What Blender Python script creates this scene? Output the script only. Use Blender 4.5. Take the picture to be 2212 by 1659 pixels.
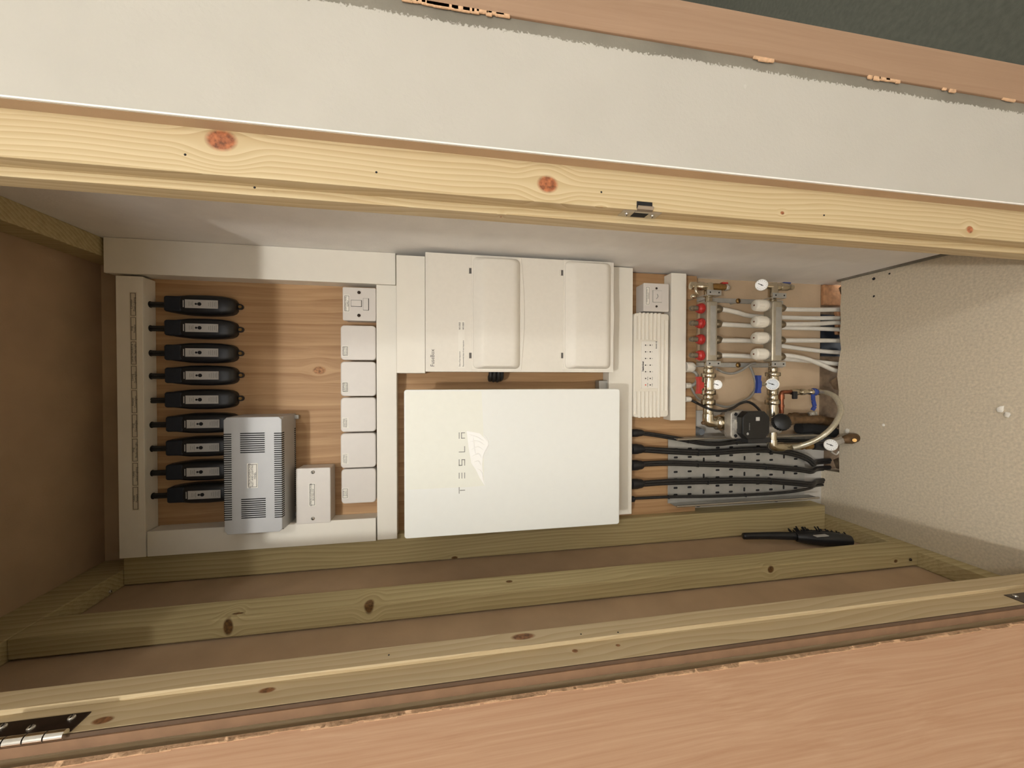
import bpy, bmesh, math, random
from mathutils import Vector, Matrix
random.seed(7)
for o in list(bpy.data.objects): bpy.data.objects.remove(o)
S = bpy.context.scene
C = S.collection

# ------------------------------------------------------------------ camera
# a phone held sideways: the picture's left is up. Camera axes in world coordinates.
RIGHT = Vector((9.69254371e-04, -1.76588115e-01, -9.84284358e-01))
DOWN = Vector((-9.99895357e-01, -1.43781505e-02, 1.59492278e-03))
FWD = Vector((-1.44338331e-02, 9.84179814e-01, -1.76583572e-01))
F, CX, CY = 841.13, 1106.0, 829.5
EYE = Vector((0, 0, 1.40))
cam = bpy.data.cameras.new('camera')
cam.sensor_fit = 'HORIZONTAL'; cam.sensor_width = 36; cam.lens = F / 2212 * 36
cam.clip_start = .01
co = bpy.data.objects.new('camera', cam); C.objects.link(co)
m3 = Matrix((RIGHT, -DOWN, -FWD)).transposed()
co.matrix_world = Matrix.Translation(EYE) @ m3.to_4x4()
S.camera = co

# ------------------------------------------------------------------ light, exposure
W = bpy.data.worlds.new('world'); S.world = W; W.use_nodes = True
W.node_tree.nodes['Background'].inputs[0].default_value = (1.0, .98, .96, 1)
W.node_tree.nodes['Background'].inputs[1].default_value = 1.35
ld = bpy.data.lights.new('hall_downlight', 'POINT'); ld.energy = 56; ld.color = (1, .985, .945)
ld.shadow_soft_size = .05
lo = bpy.data.objects.new('hall_downlight', ld); C.objects.link(lo); lo.location = (-.31, -1.37, 2.67)
l2 = bpy.data.lights.new('added_fill_lamp', 'POINT'); l2.energy = 34; l2.color = (1, .985, .945); l2.shadow_soft_size = .10
lo2 = bpy.data.objects.new('added_fill_lamp', l2); C.objects.link(lo2); lo2.location = (1.0, -2.1, 2.66)  # unseen lamp added to brighten the left jamb, studs and door
S.view_settings.view_transform = 'Standard'; S.view_settings.look = 'None'
S.view_settings.gamma = 1; S.view_settings.use_curve_mapping = False
S.view_settings.exposure = 0.60

# ------------------------------------------------------------------ measuring
def at(px, py, Y=None, X=None, Z=None):
    d = RIGHT * ((px - CX) / F) + DOWN * ((py - CY) / F) + FWD
    if Y is not None: t = Y / d.y
    elif X is not None: t = X / d.x
    else: t = (Z - EYE.z) / d.z
    return EYE + d * t
def rect(px0, px1, py0, py1, Y):
    """left..right, top..bottom of a picture rectangle lying on the plane Y -> x0,x1,z0,z1"""
    mx, my = (px0 + px1) / 2, (py0 + py1) / 2
    return at(mx, py1, Y).x, at(mx, py0, Y).x, at(px1, my, Y).z, at(px0, my, Y).z

# ------------------------------------------------------------------ materials
def new_mat(name):
    m = bpy.data.materials.new(name); m.use_nodes = True
    nt = m.node_tree; return m, nt, nt.nodes['Principled BSDF']
def lin(c):
    f = lambda v: v / 12.92 if v <= .04045 else ((v + .055) / 1.055) ** 2.4
    return tuple(f(v / 255) for v in c) + (1,)
def node(nt, typ, **kw):
    n = nt.nodes.new(typ)
    for k, v in kw.items(): setattr(n, k, v)
    return n
def plain(name, rgb, rough=.5, metal=0, var=.06, scale=60, bump=0, bscale=300, coat=0, spec=.5):
    """even colour with faint mottling and fine relief"""
    m, nt, b = new_mat(name); L = nt.links
    b.inputs['Roughness'].default_value = rough; b.inputs['Metallic'].default_value = metal
    b.inputs['Coat Weight'].default_value = coat; b.inputs['Coat Roughness'].default_value = .05
    b.inputs['Specular IOR Level'].default_value = spec
    tc = node(nt, 'ShaderNodeTexCoord'); nz = node(nt, 'ShaderNodeTexNoise')
    nz.inputs['Scale'].default_value = scale; nz.inputs['Detail'].default_value = 4
    L.new(tc.outputs['Object'], nz.inputs['Vector'])
    c = lin(rgb)
    rp = node(nt, 'ShaderNodeValToRGB')
    rp.color_ramp.elements[0].position = .3; rp.color_ramp.elements[1].position = .7
    rp.color_ramp.elements[0].color = tuple(v * (1 - var) for v in c[:3]) + (1,)
    rp.color_ramp.elements[1].color = tuple(min(1, v * (1 + var)) for v in c[:3]) + (1,)
    L.new(nz.outputs['Fac'], rp.inputs['Fac']); L.new(rp.outputs['Color'], b.inputs['Base Color'])
    if bump:
        n2 = node(nt, 'ShaderNodeTexNoise'); n2.inputs['Scale'].default_value = bscale; n2.inputs['Detail'].default_value = 3
        L.new(tc.outputs['Object'], n2.inputs['Vector'])
        bp = node(nt, 'ShaderNodeBump'); bp.inputs['Strength'].default_value = bump; bp.inputs['Distance'].default_value = .002
        L.new(n2.outputs['Fac'], bp.inputs['Height']); L.new(bp.outputs['Normal'], b.inputs['Normal'])
    return m
def wood(name, light, dark, knots=(), gx=55, gz=1.3, contrast=.55, rough=.6, fine=.25, axis='Z', specks=0, knotcol=(128, 74, 40), rings=24):
    """boards with long grain; knots are (x, y, z, half width across, half length along)"""
    m, nt, b = new_mat(name); L = nt.links
    b.inputs['Roughness'].default_value = rough; b.inputs['Specular IOR Level'].default_value = .3
    tc = node(nt, 'ShaderNodeTexCoord')
    # slow wandering of the grain
    mp0 = node(nt, 'ShaderNodeMapping'); mp0.inputs['Scale'].default_value = (6, 6, 1.6)
    L.new(tc.outputs['Object'], mp0.inputs['Vector'])
    wob = node(nt, 'ShaderNodeTexNoise'); wob.inputs['Scale'].default_value = 1.0; wob.inputs['Detail'].default_value = 2
    L.new(mp0.outputs['Vector'], wob.inputs['Vector'])
    add = node(nt, 'ShaderNodeVectorMath', operation='MULTIPLY_ADD')
    add.inputs[1].default_value = (.05, .05, 0)
    L.new(wob.outputs['Color'], add.inputs[0]); L.new(tc.outputs['Object'], add.inputs[2])
    src = add.outputs[0]
    halo_total = None; core_total = None
    for kx, ky, kz, ra, rl in knots:
        sub = node(nt, 'ShaderNodeVectorMath', operation='SUBTRACT'); sub.inputs[1].default_value = (kx, ky, kz)
        L.new(tc.outputs['Object'], sub.inputs[0])
        scl = node(nt, 'ShaderNodeVectorMath', operation='MULTIPLY'); scl.inputs[1].default_value = (1 / ra, 1 / ra, 1 / rl)
        L.new(sub.outputs[0], scl.inputs[0])
        ln = node(nt, 'ShaderNodeVectorMath', operation='LENGTH'); L.new(scl.outputs[0], ln.inputs[0])
        # grain bends around the knot
        h = node(nt, 'ShaderNodeMapRange'); h.inputs['From Min'].default_value = .8; h.inputs['From Max'].default_value = 3.6
        h.inputs['To Min'].default_value = 1; h.inputs['To Max'].default_value = 0; h.interpolation_type = 'SMOOTHSTEP'
        L.new(ln.outputs['Value'], h.inputs['Value'])
        bend = node(nt, 'ShaderNodeVectorMath', operation='SCALE')
        L.new(sub.outputs[0], bend.inputs[0])
        fm = node(nt, 'ShaderNodeMath', operation='MULTIPLY'); fm.inputs[1].default_value = -.75
        L.new(h.outputs['Result'], fm.inputs[0]); L.new(fm.outputs[0], bend.inputs['Scale'])
        ad = node(nt, 'ShaderNodeVectorMath', operation='ADD'); L.new(src, ad.inputs[0]); L.new(bend.outputs[0], ad.inputs[1]); src = ad.outputs[0]
        c = node(nt, 'ShaderNodeMapRange'); c.inputs['From Min'].default_value = .75; c.inputs['From Max'].default_value = 1.08
        c.inputs['To Min'].default_value = 1; c.inputs['To Max'].default_value = 0
        L.new(ln.outputs['Value'], c.inputs['Value'])
        if core_total is None: core_total = c.outputs['Result']
        else:
            mx = node(nt, 'ShaderNodeMath', operation='MAXIMUM'); L.new(core_total, mx.inputs[0]); L.new(c.outputs['Result'], mx.inputs[1]); core_total = mx.outputs[0]
    mp = node(nt, 'ShaderNodeMapping'); mp.inputs['Scale'].default_value = {'Z': (gx, gx, gz), 'X': (gz, gx, gx)}[axis]
    L.new(src, mp.inputs['Vector'])
    nz = node(nt, 'ShaderNodeTexNoise'); nz.inputs['Scale'].default_value = 1; nz.inputs['Detail'].default_value = 5; nz.inputs['Roughness'].default_value = .6
    L.new(mp.outputs['Vector'], nz.inputs['Vector'])
    wv = node(nt, 'ShaderNodeTexWave', wave_type='BANDS', bands_direction='DIAGONAL', wave_profile='SAW')
    wv.inputs['Scale'].default_value = rings; wv.inputs['Distortion'].default_value = 2.5; wv.inputs['Detail'].default_value = 2
    mpw = node(nt, 'ShaderNodeMapping'); mpw.inputs['Scale'].default_value = {'Z': (1, .6, .012), 'X': (.012, .6, 1)}[axis]
    L.new(src, mpw.inputs['Vector']); L.new(mpw.outputs['Vector'], wv.inputs['Vector'])
    mixf = node(nt, 'ShaderNodeMath', operation='MULTIPLY_ADD'); mixf.inputs[1].default_value = fine
    L.new(nz.outputs['Fac'], mixf.inputs[0])
    w2 = node(nt, 'ShaderNodeMath', operation='MULTIPLY'); w2.inputs[1].default_value = contrast
    L.new(wv.outputs['Color'], w2.inputs[0]); L.new(w2.outputs[0], mixf.inputs[2])
    rp = node(nt, 'ShaderNodeValToRGB')
    rp.color_ramp.elements[0].position = .08; rp.color_ramp.elements[1].position = .85
    rp.color_ramp.elements[0].color = lin(light); rp.color_ramp.elements[1].color = lin(dark)
    L.new(mixf.outputs[0], rp.inputs['Fac'])
    col = rp.outputs['Color']
    if core_total is not None:
        mk = node(nt, 'ShaderNodeMixRGB'); kr = node(nt, 'ShaderNodeValToRGB'); kn = node(nt, 'ShaderNodeTexNoise'); kn.inputs['Scale'].default_value = 180
        L.new(tc.outputs['Object'], kn.inputs['Vector']); L.new(kn.outputs['Fac'], kr.inputs[0])
        kr.color_ramp.elements[0].position = .3; kr.color_ramp.elements[1].position = .7
        kr.color_ramp.elements[0].color = lin(tuple(v*.72 for v in knotcol)); kr.color_ramp.elements[1].color = lin(tuple(min(255, v*1.2) for v in knotcol))
        L.new(kr.outputs[0], mk.inputs['Color2'])
        L.new(core_total, mk.inputs['Fac']); L.new(col, mk.inputs['Color1']); col = mk.outputs['Color']
    L.new(col, b.inputs['Base Color'])
    bp = node(nt, 'ShaderNodeBump'); bp.inputs['Strength'].default_value = .12; bp.inputs['Distance'].default_value = .001
    L.new(nz.outputs['Fac'], bp.inputs['Height']); L.new(bp.outputs['Normal'], b.inputs['Normal'])
    return m
def knot(px, py, Y=None, X=None, a=.012, l=.016):
    p = at(px, py, Y, X); return (p.x, p.y, p.z, a, l)

M = {}
M['plaster'] = plain('white plaster', (238, 235, 230), .85, var=.035, scale=14, bump=.25, bscale=170)
M['cream'] = plain('cream plastic', (236, 231, 219), .42, var=.012, scale=30)
M['powder'] = plain('cream powder coat', (232, 227, 216), .5, var=.015, scale=90, bump=.06, bscale=900)
M['switch'] = plain('warm white moulded plastic', (218, 212, 205), .38, var=.012)
M['greybox'] = plain('pale grey steel', (186, 187, 188), .42, var=.03, scale=25, bump=.05, bscale=700)
M['greyside'] = M['greybox']
M['board'] = plain('plasterboard backing paper', (178, 152, 122), .9, var=.08, scale=9, bump=.12, bscale=220)
M['skim'] = plain('bare pinkish plaster', (196, 172, 142), .85, var=.10, scale=7, bump=.25, bscale=90)
M['pale_board'] = plain('pale grey cement board', (196, 192, 184), .75, var=.06, scale=18, bump=.2, bscale=80)
M['screed'] = plain('sandy floor screed', (204, 192, 170), .9, var=.12, scale=160, bump=.5, bscale=120)
M['carpet'] = plain('dark grey green floor', (74, 76, 66), .95, var=.15, scale=60, bump=.5, bscale=300)
M['ply'] = wood('warm plywood', (204, 170, 128), (152, 112, 74), gx=110, gz=1.8, contrast=.24, fine=.85, rough=.55, rings=18,
                knots=[knot(690, 800, 1.2, a=.012, l=.018)], knotcol=(158, 112, 72))
M['redwood'] = wood('reddish door veneer', (206, 172, 142), (172, 130, 100), gx=260, gz=1.3, contrast=.05, fine=.95, rough=.6, rings=10)
M['casing'] = wood('reddish casing timber', (166, 137, 112), (138, 108, 84), gx=140, gz=2, contrast=.1, fine=.6, rough=.65, rings=10)
M['brown'] = plain('brown jamb shade', (128, 98, 72), .85, var=.12, scale=30)  # shade on the left jamb front, put into the colour
M['gap_shade'] = plain('dark brown gap shade', (84, 64, 46), .8, var=.1)  # shade in the door gap, put into the colour
M['chip'] = plain('raw chipped timber edge', (206, 168, 132), .85, var=.14, scale=120, bump=.8, bscale=260)
M['pine_r'] = wood('fresh planed pine', (204, 187, 150), (174, 150, 110), gx=60, gz=1.2, contrast=.55, fine=.30, rough=.55, rings=85,
    knots=[knot(478, 303, .565, a=.014, l=.019), knot(1183, 398, .565, a=.013, l=.016), knot(2095, 496, .565, a=.007, l=.008),
           knot(1690, 460, .565, a=.003, l=.004), knot(1300, 452, .565, a=.004, l=.006), knot(1082, 463, .60, a=.005, l=.003)], knotcol=(150, 92, 60))
M['pine_l'] = wood('planed pine with grey cast', (198, 181, 147), (168, 145, 108), gx=60, gz=1.2, contrast=.42, fine=.42, rough=.6, rings=75,
    knots=[knot(222, 1556, X=-.422, a=.006, l=.012), knot(577, 1491, X=-.422, a=.005, l=.011), knot(1242, 1406, X=-.422, a=.004, l=.005),
           knot(1335, 1394, X=-.422, a=.003, l=.004), knot(1130, 1375, X=-.415, a=.008, l=.02)], knotcol=(122, 84, 52))
M['treated'] = wood('green treated timber', (204, 190, 146), (158, 140, 98), gx=90, gz=1.4, contrast=.36, fine=.66, rough=.75, rings=60,
    knots=[knot(493, 1354, .895, a=.019, l=.010), knot(797, 1306, .895, a=.022, l=.011), knot(1100, 1256, X=-.5, a=.006, l=.009),
           knot(1935, 1212, .895, a=.005, l=.007), knot(982, 1205, 1.172, a=.005, l=.01), knot(514, 1325, X=-.5, a=.004, l=.012), knot(1665, 1230, .895, a=.01, l=.01)], knotcol=(102, 74, 40))
M['black'] = plain('black plastic', (30, 31, 34), .38, var=.1, bump=.05, bscale=500)
M['jet'] = plain('jet black moulded plastic', (18, 19, 21), .42, var=.1)
M['navy'] = plain('dark blue rubber', (24, 30, 40), .6, var=.15)
M['cable'] = plain('black cable sheath', (33, 32, 32), .45, var=.35, scale=90)
M['gcable'] = plain('grey cable sheath', (150, 146, 138), .5)
M['label'] = plain('white paper label', (238, 234, 224), .55, var=.01)
M['creamlabel'] = plain('cream label tape', (216, 207, 188), .5, var=.01)
M['sticker'] = plain('silver grey sticker', (188, 186, 182), .4, var=.03)
M['ink'] = plain('dark print', (40, 36, 34), .7, var=.02)
M['inkgrey'] = plain('grey print', (150, 150, 145), .6, var=.02)
M['inkmid'] = plain('mid grey print', (96, 92, 88), .6, var=.02)
M['slot'] = plain('dark slot', (22, 22, 24), .9, var=.05)
M['white_pipe'] = plain('white plastic pipe', (232, 229, 220), .4, var=.04, scale=40)
M['white_cap'] = plain('ivory plastic', (232, 226, 212), .38, var=.015)
M['glass_white'] = plain('white glass panel', (240, 242, 238), .3, var=.006, coat=.06, spec=.5)
M['film'] = plain('clear protective film', (240, 241, 231), .35, var=.01, coat=.05)
M['film_wr'] = plain('wrinkled clear film', (255, 255, 252), .45, var=.01, scale=90, bump=.3, bscale=60, coat=.3)
M['chrome'] = plain('nickel plated brass', (205, 196, 176), .22, 1, var=.05)
M['steel'] = plain('stainless manifold steel', (178, 170, 152), .45, .6, var=.16, scale=35)
M['galv'] = plain('galvanised steel', (178, 177, 172), .45, .5, var=.12, scale=25)
M['zinc'] = plain('dull bright metal', (190, 186, 178), .3, .9, var=.05)
M['brass'] = plain('aged brass', (150, 118, 70), .42, .85, var=.25, scale=60)
M['bronze'] = plain('dull bronze', (112, 88, 62), .55, .6, var=.3, scale=70)
M['nut'] = plain('dull nickel nut', (128, 116, 96), .35, .8, var=.15, scale=60)
M['copper'] = plain('copper pipe', (140, 84, 58), .42, .8, var=.3, scale=70)
M['red'] = plain('red plastic', (176, 46, 40), .4, var=.05)
M['blue'] = plain('blue plastic', (44, 66, 140), .42, var=.06)
M['alu'] = plain('cast aluminium', (192, 188, 180), .5, .7, var=.12, scale=80, bump=.2)
M['darkmetal'] = plain('dark hinge metal', (70, 58, 50), .35, .8, var=.2)
M['mirror'] = plain('polished chrome', (235, 235, 232), .08, 1, var=.01)
M['rubber'] = plain('grey rubber', (104, 108, 112), .7)
M['face'] = plain('white dial', (236, 236, 234), .35, var=.01)
M['gface'] = plain('grey dial', (178, 184, 188), .3, var=.01)
M['brick'] = plain('sandy brick', (186, 138, 98), .95, var=.25, scale=60, bump=.9, bscale=120)
M['rubble'] = plain('broken concrete', (122, 102, 80), .95, var=.3, scale=40, bump=1, bscale=70)
M['membrane'] = plain('dark blue membrane', (24, 34, 46), .4, var=.3, scale=30)
M['cement'] = plain('bare grey cement', (120, 114, 102), .9, var=.2, scale=40, bump=.5, bscale=150)
M['bristle'] = plain('black bristles', (22, 22, 24), .8, var=.3, scale=300, bump=1, bscale=900)
M['orange'] = plain('red indicator', (226, 70, 40), .3)
def glassy(name, rgb):
    m, nt, b = new_mat(name)
    b.inputs['Base Color'].default_value = lin(rgb); b.inputs['Roughness'].default_value = .1
    b.inputs['Transmission Weight'].default_value = .85; b.inputs['IOR'].default_value = 1.4
    return m
M['tube_glass'] = glassy('clear sight glass', (226, 216, 190))
M['hose'] = plain('clear braided hose', (196, 188, 166), .2, .5, var=.12, scale=200, coat=.6)
# plaster with a ragged painted edge (white to x~.487, grey cement beyond)
def ragged():
    m, nt, b = new_mat('white paint with ragged edge over cement'); L = nt.links
    b.inputs['Roughness'].default_value = .85
    tc = node(nt, 'ShaderNodeTexCoord'); sx = node(nt, 'ShaderNodeSeparateXYZ'); L.new(tc.outputs['Object'], sx.inputs[0])
    n1 = node(nt, 'ShaderNodeTexNoise'); n1.inputs['Scale'].default_value = 260; n1.inputs['Detail'].default_value = 6; L.new(tc.outputs['Object'], n1.inputs['Vector'])
    n2 = node(nt, 'ShaderNodeTexNoise'); n2.inputs['Scale'].default_value = 14; L.new(tc.outputs['Object'], n2.inputs['Vector'])
    a = node(nt, 'ShaderNodeMath', operation='MULTIPLY_ADD'); a.inputs[1].default_value = .016; L.new(n1.outputs['Fac'], a.inputs[0]); L.new(sx.outputs['X'], a.inputs[2])
    a2 = node(nt, 'ShaderNodeMath', operation='MULTIPLY_ADD'); a2.inputs[1].default_value = .006; L.new(n2.outputs['Fac'], a2.inputs[0]); L.new(a.outputs[0], a2.inputs[2])
    r = node(nt, 'ShaderNodeMapRange'); r.inputs['From Min'].default_value = .4965; r.inputs['From Max'].default_value = .4985; L.new(a2.outputs[0], r.inputs['Value'])
    n3 = node(nt, 'ShaderNodeTexNoise'); n3.inputs['Scale'].default_value = 10; n3.inputs['Detail'].default_value = 4; L.new(tc.outputs['Object'], n3.inputs['Vector'])
    w = node(nt, 'ShaderNodeValToRGB'); w.color_ramp.elements[0].color = lin((178, 174, 164)); w.color_ramp.elements[1].color = lin((188, 184, 174)); L.new(n3.outputs['Fac'], w.inputs[0])
    g = node(nt, 'ShaderNodeValToRGB'); g.color_ramp.elements[0].color = lin((96, 92, 82)); g.color_ramp.elements[1].color = lin((142, 136, 122)); L.new(n3.outputs['Fac'], g.inputs[0])
    mx = node(nt, 'ShaderNodeMixRGB'); L.new(r.outputs[0], mx.inputs[0]); L.new(w.outputs[0], mx.inputs[1]); L.new(g.outputs[0], mx.inputs[2]); L.new(mx.outputs[0], b.inputs['Base Color'])
    n4 = node(nt, 'ShaderNodeTexNoise'); n4.inputs['Scale'].default_value = 170; L.new(tc.outputs['Object'], n4.inputs['Vector'])
    bp = node(nt, 'ShaderNodeBump'); bp.inputs['Strength'].default_value = .25; bp.inputs['Distance'].default_value = .002
    L.new(n4.outputs['Fac'], bp.inputs['Height']); L.new(bp.outputs[0], b.inputs['Normal'])
    return m
M['ragged'] = ragged()

# ------------------------------------------------------------------ mesh helpers
class B:
    def __init__(s): s.bm = bmesh.new(); s.ang = 52
    def box(s, x0, x1, y0, y1, z0, z1, bev=0, seg=2):
        b2 = bmesh.new(); s.ang = 20
        x0, x1 = sorted((x0, x1)); y0, y1 = sorted((y0, y1)); z0, z1 = sorted((z0, z1))
        bmesh.ops.create_cube(b2, size=1, matrix=Matrix.Translation(((x0+x1)/2, (y0+y1)/2, (z0+z1)/2)) @ Matrix.Diagonal((x1-x0, y1-y0, z1-z0, 1)))
        if bev: bmesh.ops.bevel(b2, geom=b2.edges[:], offset=bev, segments=seg, affect='EDGES', profile=.5)
        s.join(b2); return s
    def rbox(s, x0, x1, y0, y1, z0, z1, r, bev=0, seg=6):
        """box whose four edges running along Y are rounded by r, front edge bevelled"""
        b2 = bmesh.new(); pts = []
        for cxx, czz, a0 in ((x1-r, z1-r, 0), (x0+r, z1-r, 90), (x0+r, z0+r, 180), (x1-r, z0+r, 270)):
            for k in range(seg+1):
                a = math.radians(a0 + 90*k/seg); pts.append((cxx + r*math.cos(a), czz + r*math.sin(a)))
        s.prism(pts, y0, y1, bev); b2.free(); return s
    def prism(s, pts, y0, y1, bev=0):
        """outline in x,z pushed from y0 to y1"""
        b2 = bmesh.new(); s.ang = 20
        f = [b2.verts.new((x, y0, z)) for x, z in pts]; k = [b2.verts.new((x, y1, z)) for x, z in pts]
        ff = b2.faces.new(f); b2.faces.new(list(reversed(k))); n = len(pts)
        for i in range(n): b2.faces.new((f[i], k[i], k[(i+1) % n], f[(i+1) % n]))
        bmesh.ops.recalc_face_normals(b2, faces=b2.faces[:])
        if bev:
            bmesh.ops.bevel(b2, geom=list(ff.edges), offset=bev, segments=2, affect='EDGES', profile=.5)
        s.join(b2); return s
    def lathe(s, a, b, prof, n=20, flat=0):
        """profile of (t 0..1, radius) turned about the line a-b"""
        a = Vector(a); b = Vector(b); d = (b-a); q = d.to_track_quat('Z', 'Y'); b2 = bmesh.new(); rings = []
        for t, r in prof:
            c = a + d*t; ring = []
            for k in range(n):
                an = 2*math.pi*k/n + flat
                ring.append(b2.verts.new(c + q @ Vector((r*math.cos(an), r*math.sin(an), 0))))
            rings.append(ring)
        for i in range(len(rings)-1):
            for k in range(n):
                b2.faces.new((rings[i][k], rings[i][(k+1) % n], rings[i+1][(k+1) % n], rings[i+1][k]))
        b2.faces.new(list(reversed(rings[0]))); b2.faces.new(rings[-1])
        s.join(b2); return s
    def cyl(s, a, b, r, r2=None, n=16): return s.lathe(a, b, [(0, r), (1, r if r2 is None else r2)], n)
    def hexn(s, a, b, r): return s.lathe(a, b, [(0, r*.9), (.12, r), (.88, r), (1, r*.9)], 6, .3)
    def tube(s, pts, r, n=8, sub=6):
        pts = [Vector(p) for p in pts]
        if sub > 1 and len(pts) > 2:
            out = []
            for i in range(len(pts)-1):
                p0 = pts[max(i-1, 0)]; p1 = pts[i]; p2 = pts[i+1]; p3 = pts[min(i+2, len(pts)-1)]
                for k in range(sub):
                    t = k/sub
                    out.append(.5*((2*p1) + (p2-p0)*t + (2*p0-5*p1+4*p2-p3)*t*t + (3*p1-p0-3*p2+p3)*t**3))
            out.append(pts[-1]); pts = out
        b2 = bmesh.new(); rings = []; ref = None
        for i, p in enumerate(pts):
            d = (pts[min(i+1, len(pts)-1)] - pts[max(i-1, 0)]).normalized()
            if ref is None: ref = d.orthogonal().normalized()
            ref = (ref - d*ref.dot(d)).normalized(); sd = d.cross(ref)
            rr = r(i/(len(pts)-1)) if callable(r) else r
            rings.append([b2.verts.new(p + rr*(math.cos(2*math.pi*k/n)*ref + math.sin(2*math.pi*k/n)*sd)) for k in range(n)])
        for i in range(len(rings)-1):
            for k in range(n): b2.faces.new((rings[i][k], rings[i][(k+1) % n], rings[i+1][(k+1) % n], rings[i+1][k]))
        b2.faces.new(list(reversed(rings[0]))); b2.faces.new(rings[-1]); s.join(b2); return s
    def ball(s, c, r, seg=14, sc=(1, 1, 1)):
        b2 = bmesh.new(); bmesh.ops.create_uvsphere(b2, u_segments=seg, v_segments=seg//2+2, radius=r, matrix=Matrix.Translation(c) @ Matrix.Diagonal((*sc, 1)))
        s.join(b2); return s
    def join(s, b2):
        me = bpy.data.meshes.new('t'); b2.to_mesh(me); b2.free(); s.bm.from_mesh(me); bpy.data.meshes.remove(me)
    def out(s, name, mat, parent=None, label=None, cat=None, group=None, kind=None, loc=None, bevel=False):
        org = origin(parent) if parent else Vector(loc or (0, 0, 0))
        bmesh.ops.recalc_face_normals(s.bm, faces=s.bm.faces[:])
        bmesh.ops.translate(s.bm, verts=s.bm.verts[:], vec=-org)
        me = bpy.data.meshes.new(name); s.bm.to_mesh(me); s.bm.free()
        me.polygons.foreach_set('use_smooth', [True]*len(me.polygons)); me.set_sharp_from_angle(angle=math.radians(s.ang))
        me.materials.append(M[mat])
        o = bpy.data.objects.new(name, me); C.objects.link(o)
        if parent: o.parent = parent; ORG[o.name] = org
        else: o.location = org; ORG[o.name] = org
        return tag(o, label, cat, group, kind)
ORG = {}
def origin(o): return ORG[o.name]
def tag(o, label=None, cat=None, group=None, kind=None):
    if label: o['label'] = label
    if cat: o['category'] = cat
    if group: o['group'] = group
    if kind: o['kind'] = kind
    return o
def thing(name, loc, label, cat, group=None):
    o = bpy.data.objects.new(name, None); C.objects.link(o); o.location = loc; o.empty_display_size = .02
    ORG[o.name] = Vector(loc); return tag(o, label, cat, group)
def copy_tree(o, off, parent=None):
    c = o.copy(); C.objects.link(c); c.parent = parent
    if parent is None: c.location = Vector(o.location) + Vector(off); ORG[c.name] = c.location.copy()
    else: ORG[c.name] = ORG[parent.name]
    for ch in [k for k in o.children]: copy_tree(ch, off, c)
    return c
def structure(b, name, mat): return b.out(name, mat, kind='structure')
def text(body, x, y, z, size, parent, mat='ink', align='CENTER', name='lettering', sx=1, bold=0):
    """flat print facing the hall, centred on x,z"""
    cu = bpy.data.curves.new('t', 'FONT'); cu.body = body; cu.size = size; cu.align_x = align; cu.align_y = 'CENTER'; cu.resolution_u = 2
    cu.offset = bold; cu.space_line = .95
    ob = bpy.data.objects.new('t', cu); me = bpy.data.meshes.new_from_object(ob)
    bpy.data.objects.remove(ob); bpy.data.curves.remove(cu)
    org = origin(parent)
    me.transform(Matrix.Translation(Vector((x, y, z)) - org) @ Matrix.Rotation(math.pi/2, 4, 'X') @ Matrix.Diagonal((sx, 1, 1, 1)))
    me.name = name; me.materials.clear(); me.materials.append(M[mat])
    o = bpy.data.objects.new(name, me); C.objects.link(o); o.parent = parent; ORG[o.name] = org
    return o
def label_box(x0, x1, z0, z1, y, parent, body, size, mat='label', border=True, name='label', sx=1):
    lb = B().box(x0, x1, y-.0006, y+.0002, z0, z1).out(name, mat, parent)
    if border:
        w = .0009; i = .0022; b = B(); yy = y-.0009
        b.box(x0+i, x1-i, yy, y-.0005, z1-i-w, z1-i).box(x0+i, x1-i, yy, y-.0005, z0+i, z0+i+w)
        b.box(x0+i, x0+i+w, yy, y-.0005, z0+i, z1-i).box(x1-i-w, x1-i, yy, y-.0005, z0+i, z1-i)
        b.out('border_line', 'ink', lb)
    text(body, (x0+x1)/2, y-.001, (z0+z1)/2, size, lb, sx=sx)
    return lb
def screw(c, d, r, parent, mat='zinc', name='screw'):
    c = Vector(c); d = Vector(d).normalized()
    s = B().lathe(c, c+d*r*.7, [(0, r), (.5, r), (1, r*.7)], 12).out(name, mat, parent)
    q = d.to_track_quat('Z', 'Y'); e = c + d*r*.72
    b = B(); u = q @ Vector((1, .35, 0)).normalized(); b.tube([e-u*r*.75, e+u*r*.75], r*.16, 4, 1)
    b.out('screw_slot', 'slot', s)
    return s

# ================================================================== THE SETTING
WR, PB, YW, YP = .353, -.545, 1.24, 1.20      # right wall, left plasterboard, back wall, plywood face
# floor: screed with a cut-out along the back wall where the pipes go down
b = B(); xe = at(1768, 1010, Z=0).x
b.prism([(0, 0)], 0, 0) if False else None
def slab(b, pts, z0, z1):
    b2 = bmesh.new(); t = [b2.verts.new((x, y, z1)) for x, y in pts]; k = [b2.verts.new((x, y, z0)) for x, y in pts]
    b2.faces.new(t); b2.faces.new(list(reversed(k))); n = len(pts)
    for i in range(n): b2.faces.new((t[i], k[i], k[(i+1) % n], t[(i+1) % n]))
    bmesh.ops.recalc_face_normals(b2, faces=b2.faces[:]); b.join(b2)
rng = random.Random(3)
edge = []
for i in range(15):                                            # broken front lip of the cut-out
    t = i/14; x = xe + (WR-xe)*t
    y = 1.163 + rng.uniform(-.004, .004) + (.008 if .35 < t < .62 else 0)
    edge.append((x, y))
slab(b, [(-8, -9), (.62, -9), (.62, .56), (WR, .56)] + list(reversed(edge)) + [(xe-.006, YW), (-.62, YW), (-8, YW)], -.10, 0)
floor = structure(b, 'floor', 'screed')
b = B(); slab(b, [(.62, -9), (2.4, -9), (2.4, 2.6), (.575, 2.6), (.575, .60), (.62, .56)], -.05, 0)
structure(b, 'floor_hall', 'carpet')
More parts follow.
